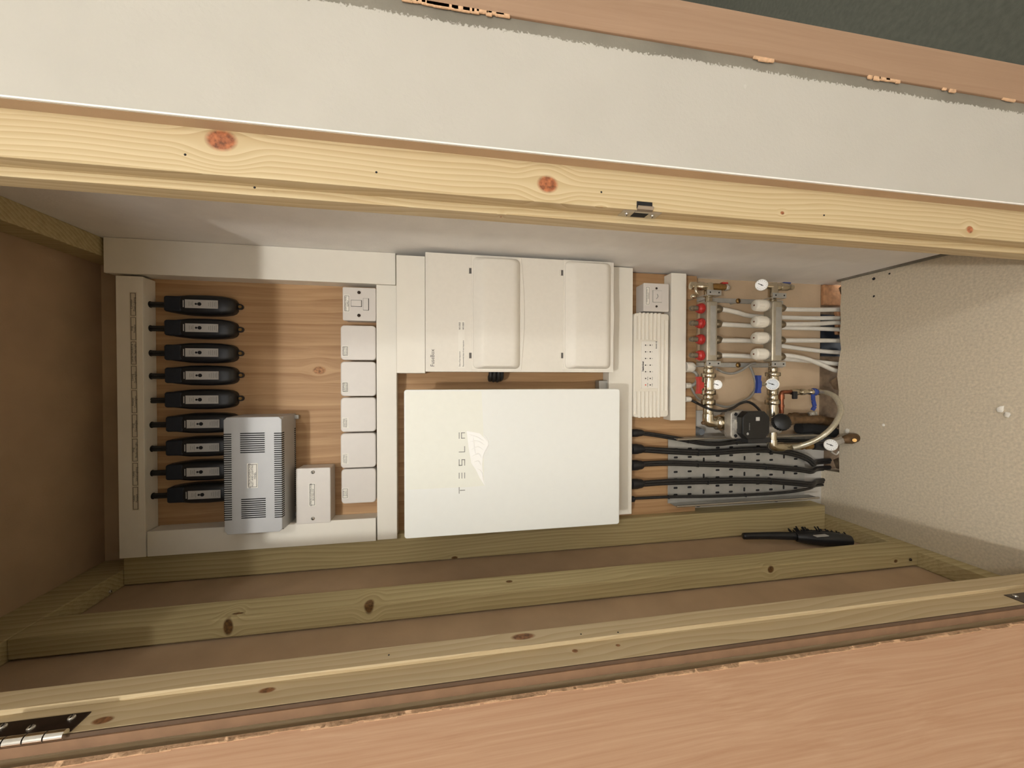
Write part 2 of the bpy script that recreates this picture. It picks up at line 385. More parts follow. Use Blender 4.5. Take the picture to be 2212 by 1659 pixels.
# pit behind the floor edge
pit = B().box(xe-.02, WR+.02, YW, YW+.05, -.22, .0).box(xe-.02, WR+.02, 1.14, YW+.05, -.24, -.21).out('wall_pit', 'rubble', kind='structure')
# back wall
b = B().box(-.62, WR+.02, YW, YW+.06, 0, 2.40); wall_back = structure(b, 'wall_back', 'skim')
B().box(-.47, at(1600, 944, YW).x, YW-.012, YW, at(1772, 1050, YW).z, at(1440, 1000, YW).z).out('pale_panel', 'pale_board', wall_back)
B().box(at(1600, 944, YW).x, at(1520, 886, YW).x, YW-.012, YW, at(1600, 910, YW).z, at(1440, 910, YW).z).out('pale_panel', 'pale_board', wall_back)
# right wall
wall_right = structure(B().box(WR, .50, .567, YW+.06, -.05, 2.40), 'wall_right', 'plaster')
B().box(WR-.006, WR, .63, 1.17, 0, .012).out('floor_gap_strip', 'cement', wall_right)
b = B(); b.box(WR-.047, WR, .62, YW, 2.24, 2.31, .002); b.out('batten', 'treated', wall_right)
# left wall: plasterboard with studs
wall_left = structure(B().box(PB-.0125, PB, .60, YW, 0, 2.40), 'wall_left', 'board')
B().box(PB+.004, -.50, .895, .968, .045, 2.22, .003).out('stud', 'treated', wall_left)
B().box(PB+.003, -.455, 1.172, YW, .045, 2.22, .003).out('stud', 'treated', wall_left)
B().box(PB, -.50, .60, YW-.001, 0, .045, .003).out('sole_plate', 'treated', wall_left)
B().box(PB, -.50, .60, YW-.001, 2.22, 2.31, .003).out('top_plate', 'treated', wall_left)
screw((-.535, 1.13, 2.2195), (0, 0, -1), .004, wall_left, 'zinc')
screw((-.52, .893, .075), (0, -1, 0), .004, wall_left, 'darkmetal')
structure(B().box(-.60, WR+.06, .60, YW+.06, 2.31, 2.36), 'ceiling', 'board')

# front wall to the right of the opening, doorway casing beside it
wall_front = structure(B().box(.320, .505, .545, .567, 0, 2.75), 'wall_front', 'ragged')
b = B()
for i in range(26):
    z = .1 + 2.2*i/26 + rng.uniform(-.03, .03)
B().box(.3195, .3203, .546, .5665, 0, 2.40).out('cut_edge', 'board', wall_front)
B().box(.3205, .3225, .5438, .5452, 0, 2.40).out('corner_bead', 'plaster', wall_front)
# dent and small scrape in the plaster
B().lathe(at(1608, 188, .545), at(1608, 188, .5442), [(0, .0035), (1, .001)], 9).out('plaster_nib', 'ragged', wall_front)
trim_casing = structure(B().box(.5052, .571, .541, .70, 0, 2.75, .0015), 'trim_4', 'casing')
b = B()
for px0, px1, py in ((880, 1100, 21), (1630, 1680, 155), (1875, 1950, 175), (2035, 2070, 196), (2165, 2190, 216)):
    n = max(2, int((px1-px0)/14))
    for i in range(n):
        px = px0 + (px1-px0)*i/n
        z = at(px, py, .545).z; h = rng.uniform(.004, .012); w = rng.uniform(.002, .0055)
        b.box(.5052-w, .507, .5405, .544, z-h, z+h, .001, 1)
b.out('splintered_edge', 'chip', trim_casing, kind='stuff')
# the hall around the camera: only its light is seen
structure(B().box(2.4, 2.42, -9, 2.6, 0, 2.75), 'wall_hall_right', 'plaster')
structure(B().box(.575, 2.4, 2.6, 2.62, 0, 2.75), 'wall_hall_far', 'plaster')
structure(B().box(-8, -.51, .545, .567, 0, 2.75), 'wall_hall_front', 'plaster')
structure(B().box(-.51, .32, .545, .567, 2.10, 2.75), 'wall_over_door', 'plaster')
structure(B().box(-8, 2.42, -9, 2.62, 2.75, 2.79), 'ceiling_hall', 'plaster')

# door frame
tr = structure(B().box(.262, .352, .565, .62, 0, 2.10, .0012), 'trim_1', 'pine_r')
B().box(.250, .2622, .590, .621, 0, 2.059, .001).out('door_stop', 'pine_r', tr)
tl = structure(B().box(-.51, -.422, .542, .60, 0, 2.10, .0012), 'trim_2', 'pine_l')
B().box(-.4222, -.415, .585, .62, 0, 2.059, .001).out('door_stop', 'pine_l', tl)
B().box(PB, -.4222, .60, .625, 0, 2.10).out('backing_stud', 'pine_l', tl)
th = structure(B().box(-.422, .262, .555, .62, 2.06, 2.10), 'trim_3', 'pine_l')
B().box(-.415, .250, .588, .62, 2.048, 2.0605).out('door_stop', 'pine_l', th)
# nail holes in the right jamb
b = B()
for px, py in ((400, 334), (813, 372), (1299, 415), (1780, 465), (550, 405)):
    p = at(px, py, .565); B().lathe(p, p-Vector((0, .0006, 0)), [(0, .0016), (1, .0012)], 8).out('nail_hole', 'slot', tr)
for px, py in ((840, 1415), (1335, 1366), (1255, 1370)):
    p = at(px, py, X=-.415); B().lathe(p, p+Vector((.0006, 0, 0)), [(0, .0014), (1, .001)], 8).out('nail_hole', 'slot', tl)
B().box(-.4272, -.4222, .5405, .5425, 0, 2.05).out('gap_shade_strip', 'gap_shade', tl)  # dark strip added where the door gap lies in shade
B().box(-.4400, -.4272, .5385, .5425, 0, 2.05).out('jamb_shade_strip', 'brown', tl)  # brown strip added for the jamb face in the door's shadow
# strike plate
z0, z1 = at(1413, 472, X=.262).z, at(1335, 464, X=.262).z
zc = (z0+z1)/2; b = B(); y0, y1 = .567, .589
b.box(.2606, .2622, y0, y1, z0, z1, .0005, 1)
sp = b.out('strike_plate', 'zinc', tr)
B().box(.2600, .2608, y0+.004, y1-.003, zc-.012, zc+.012).out('latch_hole', 'slot', sp)
b = B(); b2 = bmesh.new()                                       # curved lip towards the hall
pts = [(.2608, y0+.004), (.2604, y0-.002), (.2625, y0-.006), (.266, y0-.009)]
for (xa, ya), (xb, yb) in zip(pts, pts[1:]):
    vs = [b2.verts.new(p) for p in ((xa, ya, zc-.013), (xb, yb, zc-.013), (xb, yb, zc+.013), (xa, ya, zc+.013), (xa-.001, ya-.0006, zc-.013), (xb-.001, yb-.0006, zc-.013), (xb-.001, yb-.0006, zc+.013), (xa-.001, ya-.0006, zc+.013))]
    for f in ((0, 1, 2, 3), (7, 6, 5, 4), (0, 4, 5, 1), (1, 5, 6, 2), (2, 6, 7, 3), (3, 7, 4, 0)): b2.faces.new([vs[i] for i in f])
b.join(b2); b.out('strike_lip', 'zinc', sp)
B().box(.264, .275, .5640, .5652, zc-.014, zc+.012).out('lip_recess', 'slot', sp)
for dz in (-.022, .022): screw((.2607, .5785, zc+dz), (-1, 0, 0), .0035, sp)
# door leaf standing open
HX, HY = -.4375, .531
ang = math.radians(24)
door = B().box(-.035, 0, -.70, -.006, .012, 1.975, .0008).out('door_1', 'redwood', kind='structure')
def to_door(o):
    o.matrix_world = Matrix.Translation((HX, HY, 0)) @ Matrix.Rotation(-ang, 4, 'Z')
to_door(door)
b = B()
for i in range(150):                                            # raw splintered long edge of the veneer
    z = .03 + 1.93*i/150 + rng.uniform(-.006, .006); h = rng.uniform(.010, .022); w = rng.uniform(.002, .006)
    b.box(-.001, .0006, -.0065-w, -.0058, z-h, z+h)
b.out('splintered_edge', 'chip', door, kind='stuff')
# hinges
def hinge(zc, name='hinge'):
    z0, z1 = zc-.05, zc+.05
    h = B().box(-.4222, -.4208, .5445, .572, z0, z1, .0004, 1).out(name, 'darkmetal', tl)
    for k, (dy, dz) in enumerate(((.564, -.035), (.556, 0), (.564, .035))):
        screw((-.4208, dy, zc+dz), (1, 0, 0), .004, h, 'zinc')
    n = 5; L = (z1-z0)/n
    for k in range(n):
        B().cyl((-.4195, .5385, z0+L*k+.0008), (-.4195, .5385, z0+L*(k+1)-.0008), .0052, n=16).out('knuckle', 'mirror', h)
    return h
hinge(at(62, 1580, X=-.422).z); hinge(at(2235, 1290, X=-.422).z)

# ================================================================== BACK BOARD
x0, x1, zz0, zz1 = -.455, WR-.004, at(1503, 900, YP).z, at(300, 800, YP).z
B().box(x0, x1, YP, YP+.018, zz0, zz1).out('plywood_backboard', 'ply', label='warm brown plywood sheet behind all the electrical boxes', cat='plywood board')

# ------------------------------------------------------------------ trunking
def trunk(name, X0, X1, Z0, Z1, yf, label, horiz, lid=.006, yb=YP):
    t = thing(name, ((X0+X1)/2, yb, (Z0+Z1)/2), label, 'trunking', 'cream plastic trunking')
    B().box(X0, X1, yf+.004, yb-.0005, Z0, Z1, .001, 1).out('base_channel', 'cream', t)
    e = .0015
    if horiz: b = B().box(X0, X1, yf, yf+.009, Z0-e, Z1+e, .0012)
    else: b = B().box(X0-e, X1+e, yf, yf+.009, Z0, Z1, .0012)
    b.out('lid', 'cream', t)
    return t
YT = 1.15
zt0, zt1 = at(309, 850, YT).z, at(254, 850, YT).z
xt0, xt1 = at(262, 1207, YT).x, at(254, 595, YT).x
T1 = trunk('cable_trunking', xt0, xt1, zt0, zt1, YT, 'cream trunking with a strip of small labels above black modules', True)
xr0, xr1 = at(540, 603, YT).x, WR-.002
T2 = trunk('cable_trunking', xr0+.001, xr1, at(855, 580, YT).z, at(229, 550, YT).z, 1.142, 'wide upright cream trunking against the white right-hand wall', False)
xl0, xl1 = at(560, 1185, YT).x, at(560, 1135, YT).x
T3 = trunk('cable_trunking', xl0, xl1, at(812, 1140, YT).z, zt0-.0045, YT, 'upright cream trunking beside the grey vented box', False)
T4 = trunk('cable_trunking', at(836, 1165, YT).x, at(836, 616, YT).x, at(856, 890, YT).z, at(815, 890, YT).z, YT-.001, 'narrow cream trunking under the row of square boxes', True)
x0, x1, z0, z1 = rect(857.5, 917, 552, 806, 1.10)
T5 = trunk('cable_trunking', x0, x1, z0, z1, 1.10, 'deep cream trunking block directly above the fuse board', True)
x0, x1, z0, z1 = rect(1316, 1365, 577, 1112, YT)
T6 = trunk('cable_trunking', x0, x1, z0, z1, YT, 'long cream trunking below the white glass panel', True)
x0, x1, z0, z1 = rect(1450, 1481, 590, 908, 1.155)
T7 = trunk('cable_trunking', x0, x1, z0, z1, 1.155, 'short cream trunking under the ribbed wiring box', True)
# label strip on the top trunking
names = ['Utility\nPendant', 'Utility\nIsland Lighting', 'Snug\nBookcase Light', 'Snug\nDownlights', 'Kitchen\nDownlights', 'Dining\nDownlights', 'Larder Pendant &\nLarder Tape Light', 'Snug\nPendant', 'Corridor\nFlush Lighting']
xa, xb = at(298, 1102, YT).x, at(289, 631, YT).x
za, zb = at(298, 860, YT).z, at(283, 860, YT).z
w = (xb-xa)/9
for i, nme in enumerate(names):
    label_box(xa+w*i, xa+w*(i+1), za-.0002, zb+.0002, YT, T1, nme, .0068, 'creamlabel', name='label', sx=.95)

# ------------------------------------------------------------------ nine black lighting modules
def pod():
    px, py = 433, 658
    p = at(433, 658, YP-.03); xc = p.x
    zt, zb = at(357, 658, YP-.02).z, at(508, 658, YP-.02).z
    t = thing('lighting_module', (xc, YP, (zt+zb)/2), '', 'dimmer module', 'black lighting modules on the plywood')
    Ln = zt-zb; b2 = bmesh.new(); rings = []
    prof = [(0, .014, .022), (.02, .0190, .028), (.12, .0225, .031), (.35, .0268, .036), (.6, .0275, .037), (.8, .0262, .035), (.92, .0232, .031), (.975, .0185, .026), (1, .012, .018)]
    NS = 20
    for tt, hw, h in prof:
        z = zt - Ln*tt; ring = []
        for k in range(NS+1):
            a = math.pi*k/NS; cxx, sy = math.cos(a), math.sin(a)
            ring.append(b2.verts.new((xc + hw*math.copysign(abs(cxx)**.55, cxx), YP - .0005 - h*abs(sy)**.45, z)))
        rings.append(ring)
    for i in range(len(rings)-1):
        for k in range(NS): b2.faces.new((rings[i][k], rings[i+1][k], rings[i+1][k+1], rings[i][k+1]))
        b2.faces.new((rings[i][0], rings[i][NS], rings[i+1][NS], rings[i+1][0]))
    b2.faces.new(rings[0]); b2.faces.new(list(reversed(rings[-1])))
    b = B(); b.join(b2); b.out('housing', 'black', t)
    # raised rubber collar at the cable end
    b = B(); b.rbox(xc-.0205, xc+.0205, YP-.0345, YP-.001, zt-.046, zt-.004, .006, .004); b.out('end_cap', 'navy', t)
    zs1, zs0 = at(400, 658, YP-.037).z, at(471, 658, YP-.037).z
    st = B().box(xc-.011, xc+.011, YP-.0385, YP-.0365, zs0, zs1).out('sticker', 'sticker', t)
    B().cyl((xc, YP-.0386, zs0+.56*(zs1-zs0)), (xc, YP-.0393, zs0+.56*(zs1-zs0)), .0047, n=18).out('button', 'slot', st); B().cyl((xc, YP-.0386, zs0+.665*(zs1-zs0)), (xc, YP-.0393, zs0+.665*(zs1-zs0)), .0027, n=14).out('button', 'slot', st)
    b = B()
    for k, (f, wd) in enumerate(((.05, .8), (.1, .6), (.16, .75), (.22, .7), (.28, .5), (.76, .7), (.81, .4), (.87, .6))):
        z = zs0+f*(zs1-zs0); b.box(xc-.0095*wd, xc+.0095*wd, YP-.0387, YP-.0384, z-.0006, z+.0008)
    b.out('small_print', 'inkgrey', st, kind='stuff')
    B().box(xc-.009, xc+.009, YP-.0375, YP-.0363, zs1+.0035, zs1+.0055).out('printed_band', 'sticker', t)
    # fixing eye
    e = Vector((xc+.001, YP-.004, zb-.006))
    b = B().cyl(e+Vector((0, .0035, 0)), e-Vector((0, .003, 0)), .0075, n=16).box(xc-.0065, xc+.0085, YP-.007, YP-.0005, zb-.006, zb+.004)
    ey = b.out('fixing_eye', 'black', t)
    B().lathe(e-Vector((0, .003, 0)), e-Vector((0, .0045, 0)), [(0, .0048), (1, .0042)], 14).out('screw_head', 'brass', ey)
    # cable up into the trunking
    zc = at(318, 658, YP-.025).z
    b = B()
    for dx in (-.0032, .0032): b.tube([(xc-.002+dx, YP-.020, zt-.008), (xc-.0022+dx, YP-.021, zt+.01), (xc-.002+dx, YP-.021, zt0+.002)], .0042, 8, 4)
    b.out('flex', 'cable', t)
    B().lathe((xc-.002, YP-.021, zt0-.0006), (xc-.002, YP-.021, zt0+.001), [(0, .0085), (1, .0085)], 18).out('entry_hole', 'slot', t)
    return t
p0 = pod()
ordn = ['first', 'second', 'third', 'fourth', 'fifth', 'sixth', 'seventh', 'eighth', 'ninth']
ys = [658, 709, 762, 811, 863, 915, 966, 1018, 1067]
xb0 = at(433, 658, YP-.03).x
for i, y in enumerate(ys):
    o = p0 if i == 0 else copy_tree(p0, (at(433, y, YP-.03).x - xb0, 0, (0, 0, .0005, 0, .001, -.001, 0, .0005, -.002)[i]))
    if i == 0: o['label'] = 'black oval lighting module nearest the white right-hand wall'
    elif i == 8: o['label'] = 'black oval lighting module farthest from the white right-hand wall'
    else: o['label'] = ordn[i] + ' black oval lighting module counted from the white right-hand wall' + (', lower end behind grey box' if i >= 5 else '')

# ------------------------------------------------------------------ grey vented steel box
yf = 1.096
x0, x1, z0, z1 = rect(483.5, 609, 901, 1152, yf)
gb = thing('power_supply_box', ((x0+x1)/2, YP, (z0+z1)/2), 'grey vented steel box with a white label below the black modules', 'metal box')
B().box(x0+.001, x1-.001, yf+.012, YP-.001, z0+.001, z1-.001, .001, 1).out('chassis', 'greybox', gb)
nt_ = .007
b = B().prism([(x0+nt_, z1), (x0+nt_, z1-.002), (x0, z1-nt_), (x0, z0+nt_), (x0+nt_, z0), (x1-nt_, z0), (x1, z0+nt_), (x1, z1-nt_), (x1-nt_, z1)], yf, yf+.014, .0015)
cv = b.out('cover', 'greybox', gb)
def zc_of(px): return at(px, 1027, yf).z
def xc_of(py): return at(545, py, yf).x
def slots(px0, px1, pya, pyb, n):
    for i in range(n):
        py = pya + (pyb-pya)*i/(n-1); x = xc_of(py)
        B().box(x-.0013, x+.0013, yf-.0003, yf+.002, zc_of(px1), zc_of(px0)).out('vent_slot', 'slot', cv)
slots(519.5, 572.5, 936, 977, 10); slots(520.5, 573.5, 1078, 1118, 10)
for i in range(40):
    py = 937 + (1120-937)*i/39; x = xc_of(py)
    B().box(x-.0013, x+.0013, yf-.0003, yf+.03, z1-.018, z1+.0004).out('edge_slot', 'slot', cv)
    B().box(x-.0013, x+.0013, yf-.0003, yf+.016, z0-.0004, z0+.018).out('edge_slot', 'slot', cv)
    B().box(x-.0013, x+.0013, YP-.013, YP-.003, z0+.0006, z0+.0014).out('rear_slot', 'slot', gb)
lx0, lx1, lz0, lz1 = rect(534, 557, 1001, 1054, yf)
label_box(lx0, lx1, lz0, lz1, yf, cv, 'LUTRON HOMEWORKS\nINLET AND LIGHTING\nPANEL', .0066, sx=.9)
b = B()
for x in (x0+.012, x1-.010): B().box(x-.006, x+.006, YP-.012, YP-.001, z0-.010, z0+.002, .002).out('fixing_lug', 'galv', gb)

# ------------------------------------------------------------------ switch boxes
def plate_box(name, r, yf, label, cat, yb=YP, rr=.004, side=.003):
    x0, x1, z0, z1 = r
    t = thing(name, ((x0+x1)/2, yb, (z0+z1)/2), label, cat)
    B().rbox(x0+side, x1-side, yf+.007, yb-.0005, z0+side, z1-side, rr).out('back_box', 'switch', t)
    B().rbox(x0, x1, yf, yf+.0085, z0, z1, rr, .0018).out('front_plate', 'switch', t)
    return t
yf = 1.148
r = rect(639, 714, 1011, 1131, yf); t = plate_box('blank_switch_box', r, yf, 'two-gang cream blank plate box beside the grey vented box', 'switch box', side=.001)
x0, x1, z0, z1 = r
for py in (1020, 1120): screw(at(676, py, yf-.0002), (0, -1, 0), .0048, t)
l = rect(667, 682, 1044, 1093, yf); label_box(*l, yf, t, 'LUTRON LIGHTING FUSE\nBOX BELOW', .0062, sx=.9)
yf = 1.152
r = rect(740, 812, 621, 693, yf); t = plate_box('fused_spur_switch', r, yf, 'cream fused spur switch with rocker at the end nearest white wall', 'switch', side=.002)
for py in (632, 681.5): screw(at(775.5, py, yf-.0002), (0, -1, 0), .0045, t, 'darkmetal')
l = rect(742.5, 756, 637, 674, yf); label_box(*l, yf, t, 'LIGHTING PANEL\nSUPPLY', .0062, sx=.85)
x0, x1, z0, z1 = rect(759, 781, 649, 662, yf)
b = B().box(x0-.0008, x1+.0008, yf-.0008, yf, z0-.0008, z1+.0008); fr = b.out('rocker_surround', 'slot', t)
B().box(x0, x1, yf-.0035, yf-.0006, z0, z1, .0012).out('rocker', 'switch', t)
x0, x1, z0, z1 = rect(785, 796, 645, 670, yf)
B().box(x0-.0006, x1+.0006, yf-.0006, yf, z0-.0012, z1+.0006).out('fuse_gap', 'slot', t)
B().box(x0, x1, yf-.0028, yf-.0004, z0, z1, .0008).out('fuse_carrier', 'switch', t)
# five square junction boxes
bl = [('square cream junction box with label, next to fused spur switch', 'LIGHTING\nMODULE 5', (703, 778), 1),
      ('second square cream junction box from the fused spur switch', 'LIGHTING\nMODULE 4', (781, 856), 1),
      ('middle square cream junction box of the row of five', 'LIGHTING\nMODULE 3', (858.5, 933), 0),
      ('fourth square cream junction box, second from the left-hand end', 'LIGHTING\nMODULE 2', (935.5, 1010.5), 0),
      ('last square cream junction box, at the left-hand end of row', 'DOOR\nENTRY', (1012.5, 1087), 1)]
for i, (lb, body, (ya, yb_), br) in enumerate(bl):
    r = rect(735.5 + (1.5 if i == 4 else 0), 812, ya, yb_, yf)
    x0, x1, z0, z1 = r
    t = thing('junction_box', ((x0+x1)/2, YP, (z0+z1)/2), lb, 'junction box', 'square junction boxes on the plywood')
    B().rbox(x0+.003, x1-.003, yf+.006, YP-.0005, z0+.003, z1-.003, .008).out('back_box', 'switch', t)
    B().rbox(x0, x1, yf, yf+.02, z0, z1, .010, .003).out('lid', 'switch', t)
    yl = yb_ - (7 if i < 4 else 9)
    l = rect(738.5, 753, yl-24, yl-1, yf); label_box(*l, yf, t, body, .0062, border=br, sx=.85)

# ------------------------------------------------------------------ fuse board
yf = 1.08
x0, x1, z0, z1 = rect(919.5, 1325, 556.5, 803, yf)
cu = thing('consumer_unit', ((x0+x1)/2, YP, (z0+z1)/2), 'large cream metal fuse board with two hinged breaker covers', 'fuse board')
B().box(x0, x1, yf+.004, YP-.0005, z0, z1, .0015, 1).out('enclosure', 'powder', cu)
fp = B().box(x0-.0008, x1+.0008, yf, yf+.006, z0-.0008, z1+.0008, .001).out('front_plate', 'powder', cu)
def cover(pxa, pxb, pya, pyb, pxr):
    """bulging lid in a shallow recess; wide sloping lower edge"""
    X0, X1, Z0, Z1 = rect(pxa, pxb, pya, pyb, yf)
    bs = (X1-X0)
    b = B(); b2 = bmesh.new(); rings = []
    def ring(i, y, r, dl=0, dt=0):
        pts = []
        for cxx, czz, a0 in ((X1-i-r, Z1-i-dt-r, 0), (X0+i+r, Z1-i-dt-r, 90), (X0+i+r, Z0+i+dl+r, 180), (X1-i-r, Z0+i+dl+r, 270)):
            for k in range(6):
                a = math.radians(a0+90*k/5); pts.append(b2.verts.new((cxx+r*math.cos(a), y, czz+r*math.sin(a))))
        return pts
    R_ = [ring(0, yf-.0015, .014), ring(.0008, yf-.005, .014, .0005, .001), ring(.004, yf-.013, .013, .003, .010), ring(.0062, yf-.018, .012, .0075, .0155), ring(.0085, yf-.0200, .011, .0105, .0185), ring(.011, yf-.0206, .010, .0125, .0195)]
    for a, c in zip(R_, R_[1:]):
        n = len(a)
        for k in range(n): b2.faces.new((a[k], a[(k+1) % n], c[(k+1) % n], c[k]))
    b2.faces.new(R_[-1]); b2.faces.new(list(reversed(R_[0]))); b.join(b2); b.ang = 20
    cv = b.out('breaker_cover', 'powder', cu)
    # embossed outline of the recess round the cover: bowed lower line
    b = B(); pts = []
    n = 14
    for k in range(n+1):
        t = k/n; zz = at(pxr + 7*math.sin(math.pi*t), (pya+pyb)/2, yf).z
        pts.append((X0 - .004 + (X1-X0+.008)*t, yf+.0002, zz))
    b.prism([(pts[0][0], Z1+.003)] + [(q[0], q[2]) for q in pts] + [(pts[-1][0], Z1+.003)], yf-.0022, yf+.0004, .0012)
    b.out('cover_frame', 'powder', cv)
    for py in (585, 768):
        py += (pxa-1020)*.022*(1 if py < 700 else 0)
        a, c, d, e = rect(pxa-8, pxa-2.5, py-6, py+6, yf)
        B().box(a, c, yf-.0005, yf+.001, d, e).out('latch_slot', 'inkmid', cv)
        B().box(a, c, yf-.0035, yf-.0004, e-.0004, e+.0022).out('latch_tab', 'powder', cv)
    return cv
cover(1021, 1123, 558, 797, 1126); cover(1219, 1318, 567, 797, 1319)
# printed label
l = rect(990, 1004, 693, 795, yf)
lb = B().box(l[0], l[1], yf-.0005, yf+.0002, l[2], l[3]).out('inspection_label', 'label', cu)
zA, zB = at(993, 740, yf).z, at(1000.8, 740, yf).z
for z, a, c in ((zA, 'Date of last inspection', '14/11/2023'), (zB, 'Recommended date of next inspection', '14/11/2033')):
    text(a, l[0]+.004, yf-.001, z, .0056, lb, align='LEFT', sx=.82); text(c, l[1]-.004, yf-.001, z, .0056, lb, align='RIGHT', sx=.82, bold=.0001)
p = at(934.5, 792, yf); text('FuseBox', p.x, yf-.0006, p.z, .0150, cu, 'inkmid', 'LEFT', sx=.92, name='brand_lettering')
# cable bundle under the fuse board
c = thing('cable_bundle', at(1072, 800, 1.14), 'dark bundle of cable tails passing behind the white glass panel', 'cables')
k = 0
for dx, dz in ((0, 0), (.009, .004), (-.009, .005), (.004, -.01), (-.006, -.011), (.013, -.007), (-.014, -.005)):
    p = at(1072, 796, 1.15); dz2 = dx*1.15
    y0_ = 1.155 + dz*.9
    B().tube([(p.x+.01, y0_, p.z+dz2), (p.x-.012-abs(dz)*.2, y0_+.004, p.z+dz2*1.05), (p.x-.026+dz*.4, y0_+.014, p.z+dz2*1.1), (p.x-.030+dz*.5, 1.186+dz*.4, p.z+dz2), (p.x-.024, 1.1995, p.z+dz2*.9)], .0068, 8, 5).out('tail', 'cable', c)

# ------------------------------------------------------------------ white glass panel (battery gateway)
yf = 1.03
x0, x1, z0, z1 = rect(873, 1338.5, 841, 1148.2, yf)
gw = thing('battery_gateway', ((x0+x1)/2, YP, (z0+z1)/2), 'large white glossy wall box with faint lettering and peeling film', 'electrical box')
B().rbox(x0+.012, x1-.012, yf+.012, YP-.03, z0+.012, z1-.012, .01).out('housing', 'white_cap', gw)
B().box(x0+.05, x1-.05, YP-.031, YP-.0005, z0+.05, z1-.05).out('mount', 'galv', gw)
fr = B().rbox(x0, x1, yf, yf+.016, z0, z1, .007, .0022).out('front_panel', 'glass_white', gw)
def strokes(segs, name, parent, mat):
    b = B()
    for s_ in segs: b.box(*s_)
    return b.out(name, mat, parent)
yl = yf-.0005
def ltr(pya, pyb, segs):
    X0, X1, Z0, Z1 = rect(991, 1004.5, pya, pyb, yf); b = B()
    for u0, u1, v0, v1 in segs: b.box(X0+(X1-X0)*u0, X0+(X1-X0)*u1, yl, yf+.0002, Z0+(Z1-Z0)*v0, Z0+(Z1-Z0)*v1)
    b.out('letter', 'inkgrey', fr)
th_ = .13
ltr(1052, 1066, [(0, 1, 1-th_, 1), (.5-th_/2, .5+th_/2, 0, .82)])
ltr(1021, 1033.5, [(.0, 1, 1-th_, 1), (.0, 1, .5-th_/2, .5+th_/2), (.0, 1, 0, th_)])
ltr(992, 1006, [(0, 1, 1-th_, 1), (0, 1, .5-th_/2, .5+th_/2), (0, 1, 0, th_), (0, th_, .5, 1), (1-th_, 1, 0, .5)])
ltr(964, 977, [(0, th_, 0, 1), (0, 1, 0, th_)])
ltr(934, 947.5, [(0, 1, 1-th_, 1), (0, th_, 0, .62), (1-th_, 1, 0, .62), (0, 1, .5, .5+th_)])
# protective film: flat sheet over the upper part, wrinkled where it is lifting
def poly(pts, Y, th, name, mat, parent):
    P_ = [at(px, py, Y) for px, py in pts]
    return B().prism([(p.x, p.z) for p in P_], Y-th, Y+.0001).out(name, mat, parent)
poly([(876, 845), (1040, 845), (1044, 925), (1046, 1049), (1010, 1052), (877, 1058)], yf, .0003, 'protective_film', 'film', fr)
outl = [(1008, 931), (1036, 936), (1050, 950), (1056, 960), (1046, 975), (1041, 1000), (1044, 1030), (1047, 1049), (1036, 1032), (1028, 1015), (1018, 1000), (1012, 965)]
wf = poly(outl, yf, .0006, 'lifting_film', 'film_wr', fr)
rr = random.Random(5)
for path in ([(1012, 938), (1030, 944), (1046, 953)], [(1014, 955), (1030, 952), (1048, 962)], [(1018, 972), (1032, 965), (1044, 972)], [(1020, 985), (1034, 980), (1040, 990)], [(1024, 998), (1034, 996), (1039, 1006)], [(1030, 1012), (1040, 1020), (1045, 1044)], [(1044, 935), (1052, 948), (1054, 962), (1044, 982), (1042, 1002)], [(1022, 940), (1024, 960), (1028, 985)]):
    B().tube([at(px, py, yf-.0004) for px, py in path], lambda f: .0004+.0013*math.sin(math.pi*f), 6, 5).out('film_crease', 'film_wr', wf)
# small galvanised bracket showing between fuse board and lower trunking
x0, x1, z0, z1 = rect(1293, 1316, 822, 838, 1.17)
br_ = B().box(x0-.02, x1, 1.165, 1.198, z0, z1, .002).out('cable_gland_bracket', 'galv', label='small perforated metal bracket between fuse board and white glass panel', cat='bracket')

# ------------------------------------------------------------------ heating controls
yf = 1.15
r = rect(1390, 1445.5, 612, 673, yf); t = plate_box('heating_spur_switch', r, yf, 'small cream switched spur above the ribbed wiring box', 'switch', side=.001)
for py in (623, 662): screw(at(1418, py, yf-.0002), (0, -1, 0), .0036, t, 'darkmetal')
l = rect(1394, 1404, 619, 659, yf); label_box(*l, yf, t, 'UNDERFLOOR HEATING\nCONTROLS', .0048, sx=.8)
x0, x1, z0, z1 = rect(1410, 1429, 628, 653, yf)
B().box(x0-.0008, x1+.0008, yf-.0006, yf, z0-.0008, z1+.0008).out('fuse_gap', 'inkgrey', t)
B().box(x0, x1, yf-.003, yf-.0004, z0, z1, .001).out('fuse_carrier', 'switch', t)
p = at(1419, 641, yf); B().tube([(p.x-.008, yf-.0034, p.z+.004), (p.x, yf-.004, p.z-.002), (p.x+.008, yf-.0034, p.z+.001)], .0009, 6, 3).out('fuse_slot', 'inkgrey', t)
yf = 1.145
x0, x1, z0, z1 = rect(1369, 1446, 676, 902, yf)
wc = thing('wiring_centre', ((x0+x1)/2, YP, (z0+z1)/2), 'long ivory ribbed heating wiring box with indicator lights', 'wiring box')
B().rbox(x0+.002, x1-.002, yf+.006, YP-.0005, z0+.002, z1-.002, .008).out('base', 'white_cap', wc)
lid = B().rbox(x0+.001, x1-.001, yf+.0015, yf+.024, z0+.001, z1-.001, .010, .003).out('lid', 'white_cap', wc)
xa, xb = at(1405, 843, yf).x, at(1405, 737, yf).x
